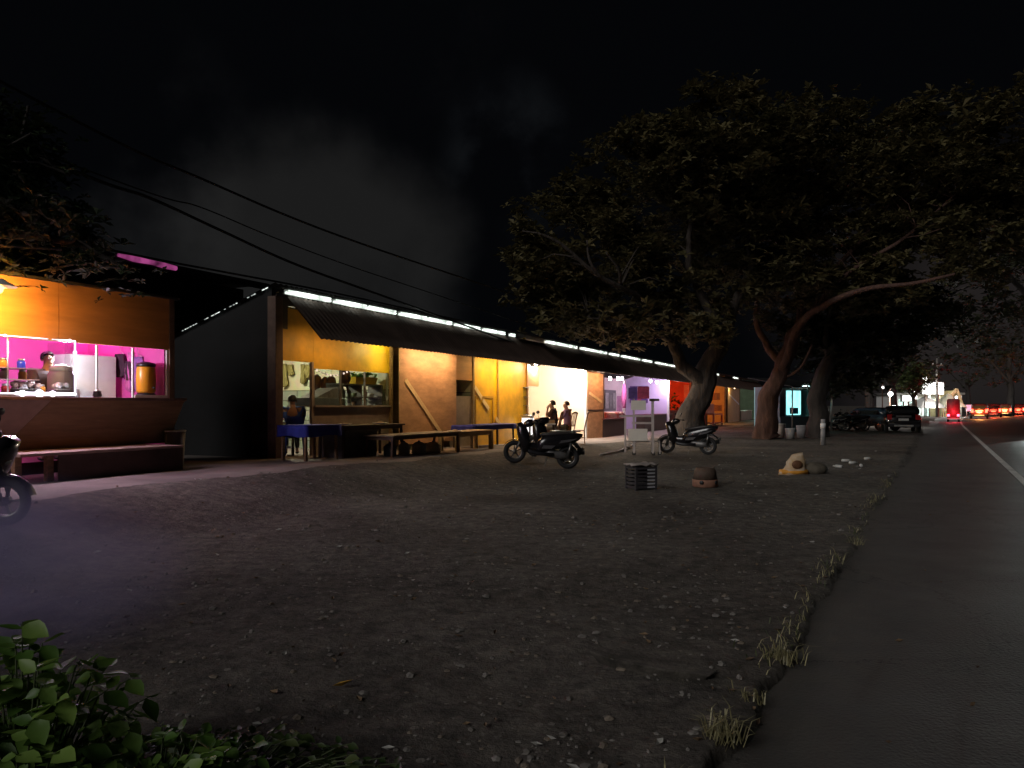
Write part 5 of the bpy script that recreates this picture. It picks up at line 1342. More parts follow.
on_wall('fan', uB[757]+6, 744, 752, 386, 404, GRNW, 'round pale wall fan in the last dim room', 'fan', extra=lambda t, hw, h, th: (MB().torus((0, 0, 0), .6, .05, Matrix.Rotation(PI/2, 3, 'Z') if 0 else None).build('rim', WHITE, t)))

# ------------------------------------------------------------------ cyan kiosk beyond the second trunk
kq = at(796, 433, 43.0); ks = thing('cyan_kiosk', 'small kiosk glowing cyan with a lit awning between the second and third trunk', 'kiosk', (kq.x, kq.y, 0), TH*.55)
CYW = mk('cyan_wall', (.40, .80, .82), .6, .1, 2)
MB().box(-1.5, 1.7, 1.6, 1.66, 0, 2.5).build('back_wall', CYW, ks); MB().box(1.64, 1.7, 0, 1.6, 0, 2.5).build('side_wall', CYW, ks); MB().box(-1.5, -1.44, 0, 1.6, 0, 2.5).build('side_wall', mk('slate_wall', (.16, .2, .25), .7, .2, 3), ks)
MB().box(-1.5, 1.7, -.05, .02, 0, .85).build('counter_panel', mk('slate_wall', (.16, .2, .25), .7, .2, 3), ks)
MB().add([(-1.9, -1.1, 2.45), (2.0, -1.1, 2.45), (2.0, 1.8, 3.0), (-1.9, 1.8, 3.0), (-1.9, -1.1, 2.5), (2.0, -1.1, 2.5), (2.0, 1.8, 3.05), (-1.9, 1.8, 3.05)], [(3,2,1,0),(4,5,6,7),(0,1,5,4),(1,2,6,5),(2,3,7,6),(3,0,4,7)]).build('awning', SHEET, ks)
for x in (-1.8, 1.85): MB().tube([(x, -1.0, 0), (x, -1.0, 2.48)], .04, 8).build('post', STEEL, ks)
MB().tube([(-1.0, -1.08, 2.53), (.1, -1.08, 2.53)], .035, 6).tube([(.4, -1.08, 2.53), (1.3, -1.08, 2.53)], .03, 6).build('light_tube', em('cyan_tube', (.75, 1, 1), 4, .6), ks)
lamp('POINT', (.2, .5, 2.15), 420, (.45, .95, 1), .15, 'kiosk_light', parent=ks)
fz = thing('display_fridge', 'pale cyan lit display box with a blue label in the cyan kiosk', 'fridge', (kq.x-.0, kq.y+.4, .1), TH*.55)
MB().box(-.75, .75, 0, .6, .75, 2.3).build('body', WHITE, fz, .02); MB().box(-.66, .66, -.03, -.005, .85, 2.2).build('door', em('fridge_cyan', (.35, .95, .95), 1.5, .25), fz, .01); MB().box(-.4, .4, -.045, -.032, .9, 1.25).build('label', mk('label_blue', (.02, .25, .55), .5, .2, 4), fz)
MB().box(-.7, .7, .02, .58, 0, .745).build('cabinet', GREYP, fz)
# clutter of pale cloths and buckets around it
rr = random.Random(77)
for i, (px, py, h) in enumerate(((781, 437, .6), (790, 439, .45), (801, 438, .55))):
    q = lot(px, py); tt = thing('clutter_bucket', '%s pale bucket at the foot of the cyan kiosk' % ('left', 'middle', 'right')[i], 'bucket', tuple(q), 0, 'buckets by the cyan kiosk')
    MB().lathe([(.16, 0), (.21, h), (.19, h), (.15, .05)], n=14).build('body', mk('pale_bucket', (.42, .40, .40), .5, .2, 4), tt); MB().torus((0, 0, h), .2, .02, Matrix.Rotation(PI/2, 3, 'X'), 16, 6).build('rim', WHITE, tt)
q = lot(823, 445); tt = thing('road_marker', 'thin pale post with a white band standing right of the third trunk', 'post', tuple(q))
MB().tube([(0, 0, 0), (0, 0, .95)], [.09, .08], 10).build('shaft', mk('marker_grey', (.30, .29, .29), .7, .3, 5), tt); MB().tube([(0, 0, .6), (0, 0, .8)], .095, 10).build('band', WHITE, tt)

# ------------------------------------------------------------------ trees
BARK = mk('bark', (.066, .051, .042), .9, .45, 5, bump=1.0, stretch=(3, 3, 1)); BARKR = mk('red_bark', (.115, .060, .046), .9, .45, 5, bump=.8, stretch=(3, 3, 1)); BARKD = mk('dark_bark', (.055, .047, .043), .9, .4, 5, bump=.8, stretch=(3, 3, 1))
for m in (BARK, BARKR, BARKD):
    for n in m.node_tree.nodes:
        if n.type == 'BUMP': n.inputs['Distance'].default_value = .10
        if n.type == 'MAPPING': n.inputs['Scale'].default_value = (1.3, 1.3, .35)
LEAF = leaf_mat('tree_leaf', (.070, .062, .024), (.155, .125, .055), .25)
LEAFD = leaf_mat('dark_leaf', (.020, .026, .011), (.055, .056, .026), .2)
LEAFG = leaf_mat('green_leaf', (.010, .020, .007), (.026, .042, .014), .2)
def limb_tube(mb, pts, rad, n=9, seed=0, wob=.12):
    """smooth a coarse limb and give it some knobbly wander"""
    P = [Vector(p) for p in pts]; out = []; rs = []
    for i in range(len(P)-1):
        p0 = P[max(i-1, 0)]; p1 = P[i]; p2 = P[i+1]; p3 = P[min(i+2, len(P)-1)]
        for k in range(5):
            q = k/5; a = .5*((2*p1)+(p2-p0)*q+(2*p0-5*p1+4*p2-p3)*q*q+(3*p1-p0-3*p2+p3)*q**3)
            r = rad[i]+(rad[i+1]-rad[i])*q
            out.append(a + Vector((noise.noise(a*1.3+Vector((seed, 0, 0))), noise.noise(a*1.3+Vector((0, seed, 5))), 0))*wob*min(1, r*4)); rs.append(r*(1+.10*noise.noise(a*2.5)))
    out.append(P[-1]); rs.append(rad[-1]); i0 = len(mb.v); mb.tube(out, rs, n)
    if n > 10:                                  # ribs and hollows of an old trunk
        for i in range(len(out)):
            for k in range(n):
                v = Vector(mb.v[i0+i*n+k]); f = 1+.30*noise.noise(Vector((k*.9, i*.22, seed)))*(1.3 if i < 6 else .8); mb.v[i0+i*n+k] = tuple(out[i]+(v-out[i])*f)
    return out
def foliage(blobs, nclump, per, leaf_l, seed, leaves=6, spread=.75, mbt=None, anchors=None, squash=.6):
    rr = random.Random(seed); mb = MB()
    wsum = [b[1]**2 for b in blobs]
    for c in range(nclump):
        b = rr.choices(blobs, wsum)[0]; ctr, rad = Vector(b[0]), b[1]
        d = Vector((rr.gauss(0, 1), rr.gauss(0, 1), rr.gauss(0, 1))).normalized(); q = rad*(rr.uniform(.25, 1.0)**.5)
        cc = ctr + Vector((d.x*q, d.y*q, d.z*q*.78))
        if mbt is not None and anchors and rr.random() < .35:
            an = min(anchors, key=lambda p: (p-cc).length + (2 if p.z > cc.z else 0)); mid = an.lerp(cc, .5)+Vector((rr.uniform(-.3, .3), rr.uniform(-.3, .3), rr.uniform(-.1, .35)))
            if (an-cc).length < 2.2: mbt.tube([an, mid, cc], [.03, .02, .008], 5, False)
        sp = spread*rr.uniform(.6, 1.5); lsc = rr.uniform(.65, 1.35)
        for k in range(int(per*rr.uniform(.5, 1.5))):
            d = Vector((rr.gauss(0, .5), rr.gauss(0, .5), rr.gauss(0, .5)*squash))*sp; o = cc+d
            up = Vector((rr.uniform(-.6, .6), rr.uniform(-.6, .6), 1)).normalized(); ax = up.orthogonal().normalized(); ay = up.cross(ax)
            a0 = rr.uniform(0, 2*PI)
            for j in range(leaves):
                a = a0+2*PI*j/leaves+rr.uniform(-.3, .3); l = leaf_l*lsc*rr.uniform(.65, 1.2)
                dr = (ax*math.cos(a)+ay*math.sin(a))*math.cos(.35)+up*rr.uniform(-.25, .65); dr.normalize(); sd = dr.cross(up).normalized()*l*.26; nr = sd.cross(dr).normalized()*l*.06
                mb.add([o, o+dr*l*.55+sd+nr, o+dr*l-nr*2, o+dr*l*.55-sd+nr, o+dr*l*.5-nr], [(0,4,1),(4,2,1),(0,3,4),(4,3,2)])
    return mb
def tree(name, label, base_pt, limbs, blobs, bark, leaf, nclump, per, ll, seed, group=None, leaves=6, spread=.75):
    t = thing(name, label, 'tree', tuple(base_pt), 0, group); B0 = Vector(base_pt); mb = MB(); anchors = []
    tw = MB()
    for i, (pts, rad) in enumerate(limbs):
        o = limb_tube(mb if i == 0 else tw, [Vector(p)-B0 for p in pts], rad, 20 if i == 0 else 9, seed+i, .15 if i == 0 else .25)
        anchors += o[len(o)//3:] if i else o[-3:]
    cr = foliage([(Vector(c)-B0, r) for c, r in blobs], nclump, per, ll, seed, leaves, spread, tw, anchors)
    mb.build('trunk', bark, t)
    if tw.v: tw.build('limbs', bark, t)
    cr.build('crown', leaf, t)
    # root flare
    return t
def tp(px, py, Y): return at(px, py, Y)
Yt = 30.0
b1 = Vector(((692-512)/F*Yt, Yt, surf((692-512)/F*Yt, Yt)-.1))
tree('shade_tree', 'tall shade tree with the thick grey trunk behind the parked scooter', b1, [
    ([b1, tp(690, 428, Yt), tp(695, 405, Yt), tp(703, 382, Yt), tp(711, 360, Yt), tp(720, 345, Yt-.2)], [.74, .56, .47, .43, .38, .34]),
    ([tp(700, 385, Yt), tp(682, 362, Yt-.3), tp(672, 340, Yt-.8), tp(664, 312, Yt-1.2), tp(650, 285, Yt-1.5)], [.30, .24, .19, .14, .08]),
    ([tp(717, 350, Yt), tp(728, 325, Yt+.3), tp(735, 300, Yt+.5), tp(748, 270, Yt+.4), tp(745, 220, Yt)], [.30, .24, .20, .16, .08]),
    ([tp(712, 360, Yt), tp(716, 330, Yt-.6), tp(704, 300, Yt-1), tp(690, 265, Yt-1), tp(692, 200, Yt-1)], [.26, .20, .16, .13, .06]),
    ([tp(664, 318, Yt-1.2), tp(634, 294, Yt-3.2), tp(612, 283, Yt-4.0), tp(586, 266, Yt-4.6), tp(560, 243, Yt-5), tp(538, 233, Yt-5.2)], [.13, .10, .085, .07, .05, .03]),
    ([tp(600, 277, Yt-4.3), tp(590, 262, Yt-4.6), tp(587, 240, Yt-4.6)], [.07, .05, .025]),
    ([tp(622, 288, Yt-3.6), tp(618, 270, Yt-4.3), tp(606, 252, Yt-4.7)], [.07, .05, .025]),
    ([tp(672, 340, Yt-.8), tp(650, 330, Yt-1.8), tp(620, 322, Yt-2.6), tp(590, 318, Yt-3)], [.12, .09, .06, .03]),
    ([tp(735, 305, Yt+.5), tp(765, 285, Yt+1), tp(790, 260, Yt+1), tp(800, 225, Yt+1)], [.16, .12, .08, .04]),
], [(tp(585, 245, 28.5), 2.9), (tp(545, 275, 28), 1.7), (tp(560, 318, 28), 1.3), (tp(655, 195, 29.5), 3.6), (tp(620, 300, 28.2), 2.1), (tp(720, 165, 30), 3.6), (tp(745, 260, 31), 2.9), (tp(690, 310, 29), 1.7)],
    BARK, LEAF, 380, 24, .28, 5, spread=.58)
Y2 = 34.0
b2 = Vector(((768-512)/F*Y2, Y2, surf((768-512)/F*Y2, Y2)-.1))
tree('shade_tree', 'shade tree with the reddish leaning trunk lit by the orange room', b2, [
    ([b2, tp(766, 430, Y2), tp(768, 405, Y2), tp(775, 380, Y2), tp(787, 355, Y2), tp(794, 335, Y2)], [.60, .50, .42, .36, .32, .28]),
    ([tp(779, 380, Y2), tp(790, 345, Y2-.5), tp(806, 318, Y2-1.8), tp(835, 300, Y2-3.6), tp(873, 288, Y2-5.6), (tp(915, 283, Y2-7)), tp(955, 274, Y2-8)], [.22, .18, .15, .12, .09, .07, .04]),
    ([tp(792, 340, Y2), tp(802, 305, Y2), tp(806, 270, Y2), tp(818, 220, Y2), tp(822, 150, Y2)], [.26, .22, .17, .12, .05]),
    ([tp(783, 368, Y2), tp(768, 345, Y2+.5), tp(757, 320, Y2+.6), tp(760, 285, Y2+.4), tp(775, 230, Y2)], [.22, .17, .13, .10, .04]),
    ([tp(800, 310, Y2), tp(830, 275, Y2-.4), tp(862, 240, Y2-1), tp(900, 190, Y2-1.4)], [.17, .13, .09, .04]),
    ([tp(806, 318, Y2-1.2), tp(850, 272, Y2-2.4), tp(905, 238, Y2-3.4), tp(960, 190, Y2-4)], [.13, .10, .07, .03]),
    ([tp(785, 378, Y2-.2), tp(800, 368, Y2-.6), tp(812, 345, Y2-.8)], [.06, .05, .04]),
], [(tp(810, 175, 34), 4.2), (tp(880, 190, 33), 4.0), (tp(950, 170, 31), 3.8), (tp(1010, 150, 30), 3.4), (tp(850, 270, 33), 2.8), (tp(920, 262, 31), 2.4), (tp(790, 280, 34), 2.6), (tp(985, 240, 30), 2.0), (tp(760, 190, 34), 3.0)],
    BARKR, LEAF, 420, 24, .29, 6, spread=.60)
Y3 = 36.0
b3 = Vector(((818-512)/F*Y3, Y3, surf((818-512)/F*Y3, Y3)-.1))
tree('shade_tree', 'dark dense shade tree with the third trunk right of the cyan kiosk', b3, [
    ([b3, tp(818, 420, Y3), tp(818, 395, Y3), tp(826, 370, Y3), tp(836, 345, Y3)], [.52, .44, .40, .34, .24]),
    ([tp(826, 370, Y3), tp(850, 345, Y3), tp(880, 325, Y3), tp(915, 310, Y3-1)], [.2, .15, .10, .04]),
    ([tp(830, 360, Y3), tp(825, 325, Y3+.4), tp(840, 290, Y3+.5)], [.2, .14, .06]),
], [(tp(850, 335, 37), 2.2), (tp(890, 318, 37), 2.4), (tp(815, 345, 37.5), 1.6), (tp(930, 315, 36), 1.7), (tp(870, 365, 39), 1.6), (tp(800, 330, 38), 2.0), (tp(845, 375, 40), 1.5)], BARKD, LEAFD, 190, 18, .26, 7)
# dark trees farther along the lot and beyond the road
def bg_tree(label, px, Y, h, r, n, seed, leaf=LEAFD, nb=5, group='dim trees in the distance'):
    x = (px-512)/F*Y; rr = random.Random(seed); bp = Vector((x, Y, -.1)); bl = []
    for k in range(nb): bl.append((Vector((x+rr.uniform(-r, r)*.6, Y+rr.uniform(-r, r)*.5, h*rr.uniform(.5, .95))), r*rr.uniform(.45, .75)))
    tree('roadside_tree', label, bp, [([bp, bp+Vector((.1, 0, h*.25)), bp+Vector((-.1, .1, h*.5)), bp+Vector((.2, 0, h*.75))], [.04*h, .03*h, .024*h, .01*h]),
         ([bp+Vector((0, 0, h*.4)), bp+Vector((r*.3, 0, h*.6)), bp+Vector((r*.6, 0, h*.75))], [.018*h, .012*h, .005*h]), ([bp+Vector((0, 0, h*.35)), bp+Vector((-r*.3, .2, h*.55)), bp+Vector((-r*.6, 0, h*.7))], [.018*h, .012*h, .005*h])],
         bl, BARKD, leaf, n, 11, .34, seed, group, 5, 1.0)
bg_tree('dark tree rising behind the blue car', 868, 58, 9, 4.0, 70, 21)
bg_tree('dark tree beside the white lit lamps behind the parked suv', 893, 70, 8.5, 3.6, 60, 22)
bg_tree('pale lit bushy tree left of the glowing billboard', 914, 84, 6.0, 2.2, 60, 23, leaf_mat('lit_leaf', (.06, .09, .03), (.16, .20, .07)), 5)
bg_tree('huge dark tree across the road reaching out of the right edge', 1062, 44, 14, 6.0, 120, 24, LEAFD, 7)
bg_tree('dim tree across the road above the red tail lights', 1010, 105, 13, 7.0, 80, 25, LEAFD, 6)
bg_tree('dim low tree far down the road right of the billboard', 968, 150, 12, 7.0, 60, 26, LEAFD, 5)
# tree overhanging the orange stall
YL = 11.2
bl = Vector((-11.6, 13.2, .2))
tree('leafy_tree', 'leafy tree whose branches droop over the orange stall roof', bl, [
    ([bl, bl+Vector((.2, -.2, 2)), bl+Vector((.6, -.6, 3.8)), bl+Vector((1.2, -1, 5.2))], [.30, .24, .2, .12]),
    ([bl+Vector((.6, -.6, 3.6)), tp(-60, 240, YL), tp(20, 235, YL), tp(80, 246, YL), tp(125, 268, YL)], [.12, .09, .06, .04, .015]),
    ([bl+Vector((.9, -.8, 4.6)), tp(-40, 170, YL), tp(20, 150, YL), tp(70, 175, YL)], [.12, .08, .05, .02]),
], [(tp(20, 235, YL), 1.05), (tp(60, 243, YL), .60), (tp(-50, 160, YL), 1.2), (tp(10, 190, YL), .62), (tp(100, 260, YL+.1), .36), (tp(-60, 250, YL), 1.2), (tp(-30, 120, YL), .95), (tp(35, 150, YL), .55), (tp(50, 205, YL), .5), (tp(132, 280, YL+.1), .15)], BARKD, LEAFG, 170, 9, .16, 9, None, 5, .42)

# ------------------------------------------------------------------ plants at the viewer's feet
def leaf_shape(mb, o, d, up, l, wd):
    d = d.normalized(); s = d.cross(up); s = s.normalized() if s.length > .05 else d.orthogonal().normalized(); n = s.cross(d).normalized()
    pts = [o]; prof = ((.12, .45), (.35, 1.0), (.6, .85), (.82, .45)); L_, R_, M_ = [], [], []
    for q, w in prof:
        c = o+d*l*q - n*l*.22*q*q; M_.append(c-n*wd*.18*w); L_.append(c+s*wd*w*.5); R_.append(c-s*wd*w*.5)
    tip = o+d*l-n*l*.24
    vs = [o]+M_+L_+R_+[tip]; fs = [(0, 1, 5), (0, 9, 1)]
    for i in range(3): fs += [(1+i, 2+i, 6+i, 5+i), (2+i, 1+i, 9+i, 10+i)]
    fs += [(4, 13, 8), (4, 12, 13)]
    mb.add(vs, fs, True)
BUSH = leaf_mat('bush_leaf', (.065, .14, .022), (.20, .31, .065), .3); WEED = leaf_mat('weed_leaf', (.028, .055, .014), (.09, .115, .035), .3)
def bush(name, label, ctr, stems, rng, hgt, seed, mat, ll):
    rr = random.Random(seed); t = thing(name, label, 'plant', tuple(ctr)); sm = MB(); lm = MB()
    for i in range(stems):
        a = rr.uniform(0, 2*PI); q = rr.random()**.6
        dx, dy = rng[0]*q*math.cos(a), rng[1]*q*math.sin(a); h = hgt*rr.uniform(.45, 1)*(1-.45*q)
        b = Vector((dx*.35, dy*.35, -.02)); pts = [b, b+Vector((dx*.25, dy*.25, h*.5)), Vector((dx, dy, h*.95)), Vector((dx*1.12, dy*1.12, h))]
        sm.tube(pts, [.006, .005, .003, .002], 5, False)
        for k in range(7):
            f = .25+.75*k/6; i0 = min(2, int(f*3)); p = pts[i0].lerp(pts[i0+1], f*3-i0)
            aa = k*2.4+rr.uniform(-.4, .4); d = Vector((math.cos(aa), math.sin(aa), rr.uniform(-.6, .6)))
            l = ll*rr.uniform(.45, 1.2); leaf_shape(lm, p, d, Vector((rr.uniform(-.7, .7), rr.uniform(-.9, .4), 1)), l, l*rr.uniform(.5, .75))
    sm.build('stem', mk('green_stem', (.06, .08, .03), .7, .3, 9), t); lm.build('foliage', mat, t); return t
def gl(px, Y): 
    x = (px-512)/F*Y; return Vector((x, Y, surf(x, Y)))
bush('broadleaf_bush', 'leafy green bush rising in the bottom left corner', gl(20, 2.75), 110, (.46, .38), .74, 41, BUSH, .105)
bush('broadleaf_bush', 'lower green bush right of the corner bush at the bottom edge', gl(150, 2.72), 80, (.36, .24), .40, 42, BUSH, .085)
bush('creeping_weed', 'dark creeping weed spreading over the near dirt right of the bushes', gl(215, 2.90), 150, (.62, .34), .21, 43, WEED, .058)
bush('creeping_weed', 'small yellowish weed at the bottom edge right of the creeping weed', gl(290, 2.65), 16, (.16, .12), .22, 44, leaf_mat('yellow_weed', (.07, .10, .02), (.17, .19, .04)), .05)
def tuft(label, px, py, n, h, seed):
    q = lot(px, py); rr = random.Random(seed); mb = MB()
    for k in range(n):
        a = rr.uniform(0, 2*PI); l = h*rr.uniform(.4, 1.1); b = Vector((rr.gauss(0, .04), rr.gauss(0, .04), -.01)); d = Vector((math.cos(a), math.sin(a), 0)); s = Vector((-d.y, d.x, 0))*.0035
        m = b+d*l*.25+Vector((0, 0, l*.6)); e = b+d*l*.75+Vector((0, 0, l*.75*rr.uniform(.5, 1)))
        mb.add([b-s, b+s, m+s*.8, m-s*.8, e], [(0,1,2,3),(3,2,4)])
    one('grass_tuft', mb, leaf_mat('straw', (.20, .18, .09), (.42, .38, .20), .2), label, 'grass tuft', tuple(q), 0, 'dry tufts along the road edge')
for i, (px, py, n, h, lb) in enumerate(((724, 752, 90, .17, 'largest dry grass tuft nearest at the road edge'), (752, 700, 40, .10, 'small dry tuft second from the bottom on the road edge'), (783, 660, 90, .16, 'bushy dry tuft third from the bottom on the road edge'), (823, 604, 50, .13, 'thin dry tuft fourth from the bottom on the road edge'), (857, 545, 30, .14, 'faint dry tuft farthest along the road edge'))): tuft(lb, px, py, n, h, 60+i)

def verge():
    """sparse dry grass and weeds growing along the broken road edge"""
    rr = random.Random(91); mb = MB()
    for k in range(900):
        s = 2.2+16*rr.random()**1.4
        if noise.noise(Vector((s*1.1, 9.3, 0))) < rr.uniform(-.35, .25): continue
        t = edge_t(s)-abs(rr.gauss(0, .10))-.02; p = RD*s+RN*t; b = Vector((p.x, p.y, surf(p.x, p.y)-.01)); l = rr.uniform(.03, .11); a = rr.uniform(0, 2*PI)
        d = Vector((math.cos(a), math.sin(a), 0)); q = Vector((-d.y, d.x, 0))*.003; m = b+d*l*.35+Vector((0, 0, l*.6)); e = b+d*l*.9+Vector((0, 0, l*rr.uniform(.5, .9)))
        mb.mat(rr.choice((0, 0, 1))); mb.add([b-q, b+q, m+q, m-q, e], [(0,1,2,3),(3,2,4)])
    tag(mb.build('grass', [leaf_mat('straw', (.2, .18, .09), (.42, .38, .2), .2), WEED]), kind='stuff')
verge()
# ------------------------------------------------------------------ overhead cables running along the row
CAB = mk('cable_black', (.006, .006, .007), .6, .2, 9, bump=0)
def cable(label, v, z0, z1, r, u0=-14, u1=62, sag=.35):
    mb = MB(); pts = []
    for k in range(61):
        q = k/60; u = u0+(u1-u0)*q; s = sag*math.sin(PI*((q*2.4) % 1))
        p = R(u, -v, z0+(z1-z0)*q-s); pts.append(p)
    one('power_cable', mb.tube(pts, r, 6), CAB, label, 'cable', group='overhead cables')
def cable_px(label, pts, v, r):
    """through points seen at those pixels on the vertical sheet v metres before the shop fronts"""
    P = []
    for px, py in pts:
        u = u_at(px, -v); Y = P0.y+DB.y*u-NB.y*v; P.append(R(u, -v, z_at(py, Y)))
    d0 = (P[0]-P[1]).normalized(); P = [P[0]+d0*6+Vector((0, 0, .4))]+P; d1 = (P[-1]-P[-2]).normalized(); P.append(P[-1]+d1*14)
    out = []
    for i in range(len(P)-1):
        p0 = P[max(i-1, 0)]; p1 = P[i]; p2 = P[i+1]; p3 = P[min(i+2, len(P)-1)]
        for k in range(8):
            q = k/8; out.append(.5*((2*p1)+(p2-p0)*q+(2*p0-5*p1+4*p2-p3)*q*q+(3*p1-p0-3*p2+p3)*q**3))
    out.append(P[-1]); one('power_cable', MB().tube(out, r*1.4, 6), CAB, label, 'cable', group='overhead cables')
cable_px('highest thick cable crossing the cloud towards the tree', [(90, 128), (200, 178), (340, 236), (505, 292)], .6, .017)
cable_px('thick lower cable passing just above the gable of the row', [(60, 165), (150, 198), (220, 230), (300, 266), (400, 302)], .2, .020)
cable_px('thin cable sagging between the two thick cables', [(130, 186), (200, 207), (270, 236), (350, 266), (440, 296)], .4, .009)
cable_px('lowest cable running from the pink strip to the roof edge', [(60, 240), (110, 250), (170, 262), (235, 274), (330, 292), (450, 318)], .0, .014)

# ------------------------------------------------------------------ cars and far traffic
TYRE = RUB
def car(label, loc, rz, paint, L_=4.2, W=1.72, H=1.75, suv=True, tail=1.0, head=0, name='parked_car', group=None, cat='car', plate=True):
    t = thing(name, label, cat, loc, rz, group)
    h2 = L_/2; zb = .30; zs = .95 if suv else .86
    b = MB()
    b.loft([(-h2, .62, W*.40, .22), (-h2+.06, .64, W*.47, .32), (-h2+.5, .64, W*.5, .36), (-.4, .63, W*.5, .36), (h2-1.1, .62, W*.5, .35), (h2-.35, .58, W*.48, .29), (h2-.05, .52, W*.42, .20), (h2, .5, W*.36, .14)], 20, 4.5)
    b.build('body', paint, t)
    zc = (zs+H)/2; hh = (H-zs)/2+.03
    st_ = [(-h2+.10, zc-.10, W*.42, hh-.10), (-h2+.35, zc, W*.43, hh), (0, zc+.01, W*.44, hh), (.55, zc, W*.43, hh-.02), (1.25 if suv else 1.15, zc-hh*.75, W*.43, hh*.3)]
    if not suv: st_[0] = (-h2+.45, zc-.16, W*.40, hh-.16); st_[1] = (-h2+.9, zc, W*.41, hh)
    MB().loft(st_, 18, 4.0).build('cabin', paint, t)
    gm = mk('car_glass', (.012, .014, .016), .06, .1, 3, bump=0, coat=.3)
    xr = st_[0][0]
    MB().prism([(-W*.34, zs+.12), (W*.34, zs+.12), (W*.31, H-.18), (-W*.31, H-.18)], xr-.03, xr+.02, axis='x').build('rear_window', gm, t)
    for s in (-1, 1):
        MB().prism([(st_[1][0]-.05, zs+.08), (.95, zs+.08), (.55, H-.14), (st_[1][0]+.05, H-.14)], s*W*.425, s*(W*.445), axis='y').build('side_window', gm, t)
    MB().add([(1.28, -W*.36, zs+.05), (1.28, W*.36, zs+.05), (.66, W*.33, H-.10), (.66, -W*.33, H-.10)], [(0,1,2,3)]).build('windscreen', gm, t)
    for sx in (-1, 1):
        for s in (-1, 1):
            x = sx*(h2-.80); y = s*(W*.5-.10)
            ty = MB().torus((x, y, .33), .24, .10, None, 24, 8).build('wheel', TYRE, t)
            rm = MB().lathe([(.19, -.06), (.19, .06), (.08, .075), (.03, .08)], (x, y, .33), 16, Matrix.Rotation(-s*PI/2, 3, 'X'))
            for k in range(5):
                a = 2*PI*k/5; rm.bar((x+.04*math.cos(a), y+s*.085, .33+.04*math.sin(a)), (x+.18*math.cos(a), y+s*.075, .33+.18*math.sin(a)), .04, .02, up=(0, 1, 0))
            rm.build('rim', CHROME, ty)
    tl = em('tail_glow_%d' % int(tail*10), (1, .06, .03), tail) if tail > 0 else REDL
    for s in (-1, 1): MB().box(-h2-.01, -h2+.10, s*W*.38-.11, s*W*.38+.11, (.68 if tail > 2 else .72), (1.04 if tail > 2 else .98)).build('tail_light', tl if (tail > 2 or s > 0) else REDL, t)
    hm_ = em('head_glow', (1, .97, .9), 12) if head else CLEARL
    for s in (-1, 1): MB().box(h2-.10, h2-.005, s*W*.34-.14, s*W*.34+.14, .56, .70).build('headlight', hm_, t)
    if plate:
        MB().box(-h2-.03, -h2-.012, -.24, .24, .66, .78).build('number_plate', WHITE, t); MB().box(-h2-.04, -h2+.04, -W*.42, W*.42, .34, .50).build('bumper', BLACKP if not suv else PAINT, t)
        if suv: MB().box(-h2-.03, -h2+.06, -.36, .36, .84, .94).build('trim_bar', CHROME, t)
        if suv: MB().box(-h2-.055, -h2-.041, -.45, .45, .36, .44).build('bumper_strip', mk('bumper_pale', (.40, .39, .38), .4, .2, 5), t)
    return t
q = lot(900, 432); car('black suv parked with its back to the lot at the road edge', tuple(q), road_head(40)+.12, GLOSSB, 4.3, 1.75, 1.42, True, 0)
q = lot(879, 431); car('dark blue car parked left of the black suv, one red light glowing', (q.x, q.y+1.0, q.z), road_head(40)+1.05, mk('car_blue', (.05, .12, .19), .2, .2, 3, bump=0, coat=.6), 3.7, 1.6, 1.32, False, 1.2)
def onroad(px, t):
    best = None
    for k in range(300, 2600):
        s = k*.1; p = road_pt(s, t); 
        if p.y > 1:
            e = abs((p.x/p.y*F+512)-px)
            if best is None or e < best[0]: best = (e, s)
    return best[1]
def traffic(label, px, t, paint, tail, **k):
    s = onroad(px, t); p = road_pt(s, t, .01)
    return car(label, tuple(p), road_head(s), paint, 4.2, 1.7, k.get('H', 1.6), True, tail, 0, 'moving_car', 'vehicles queuing on the road'), s, p
DKRED = mk('car_maroon', (.10, .02, .02), .25, .2, 3, bump=0, coat=.5)
for px, t_, lb, tl in ((1021, 8.2, 'car beside the red lit car at the right edge, dim lights', 6), (996, 7.2, 'car with glowing lights left behind the motorcyclist', 16), (972, 4.4, 'tiny car with red lights right of the red truck', 18), (1019, 6.2, 'red lit car at the right edge of the road queue', 16), (1012, 7.9, 'red lit car ahead of the motorcyclist in the queue', 14), (990, 5.6, 'far car with orange glowing lights in the queue', 14), (983, 4.4, 'farthest red lit car near the bend of the road', 12), (977, 3.0, 'small far car between the bus and orange lights', 10)):
    c, s, p = traffic(lb, px, t_, DKRED, tl)
    hd = road_head(s); lamp('POINT', tuple(p+Vector((-math.cos(hd)*3.0, -math.sin(hd)*3.0, .8))), 360, (1, .09, .03) if 'orange' not in lb else (1, .35, .08), .3, 'tail_lamp')
# tall bus on the left lane
s = 80.0; t_ = .85
p = road_pt(s, t_, 0); hd = road_head(s)
bs = thing('small_bus', 'tall narrow truck glowing red from its tail lights at the road bend', 'truck', tuple(p), hd, 'vehicles queuing on the road')
MB().loft([(-2.4, 1.45, .62, 1.08), (-2.35, 1.45, .66, 1.12), (1.2, 1.45, .66, 1.12)], 20, 7).build('cargo_box', mk('truck_red', (.10, .012, .016), .5, .3, 3), bs)
MB().loft([(1.22, 1.15, .62, .80), (2.2, 1.12, .62, .78), (2.5, .95, .56, .58)], 18, 5).build('cab', DKRED, bs)
for x in (-1.6, 1.5):
    for s_ in (-1, 1):
        ty = MB().torus((x, s_*.54, .36), .26, .10, None, 22, 8).build('wheel', RUB, bs); MB().lathe([(.18, -.05), (.18, .05)], (x, s_*.54, .36), 14, Matrix.Rotation(PI/2, 3, 'X')).build('rim', CHROME, ty)
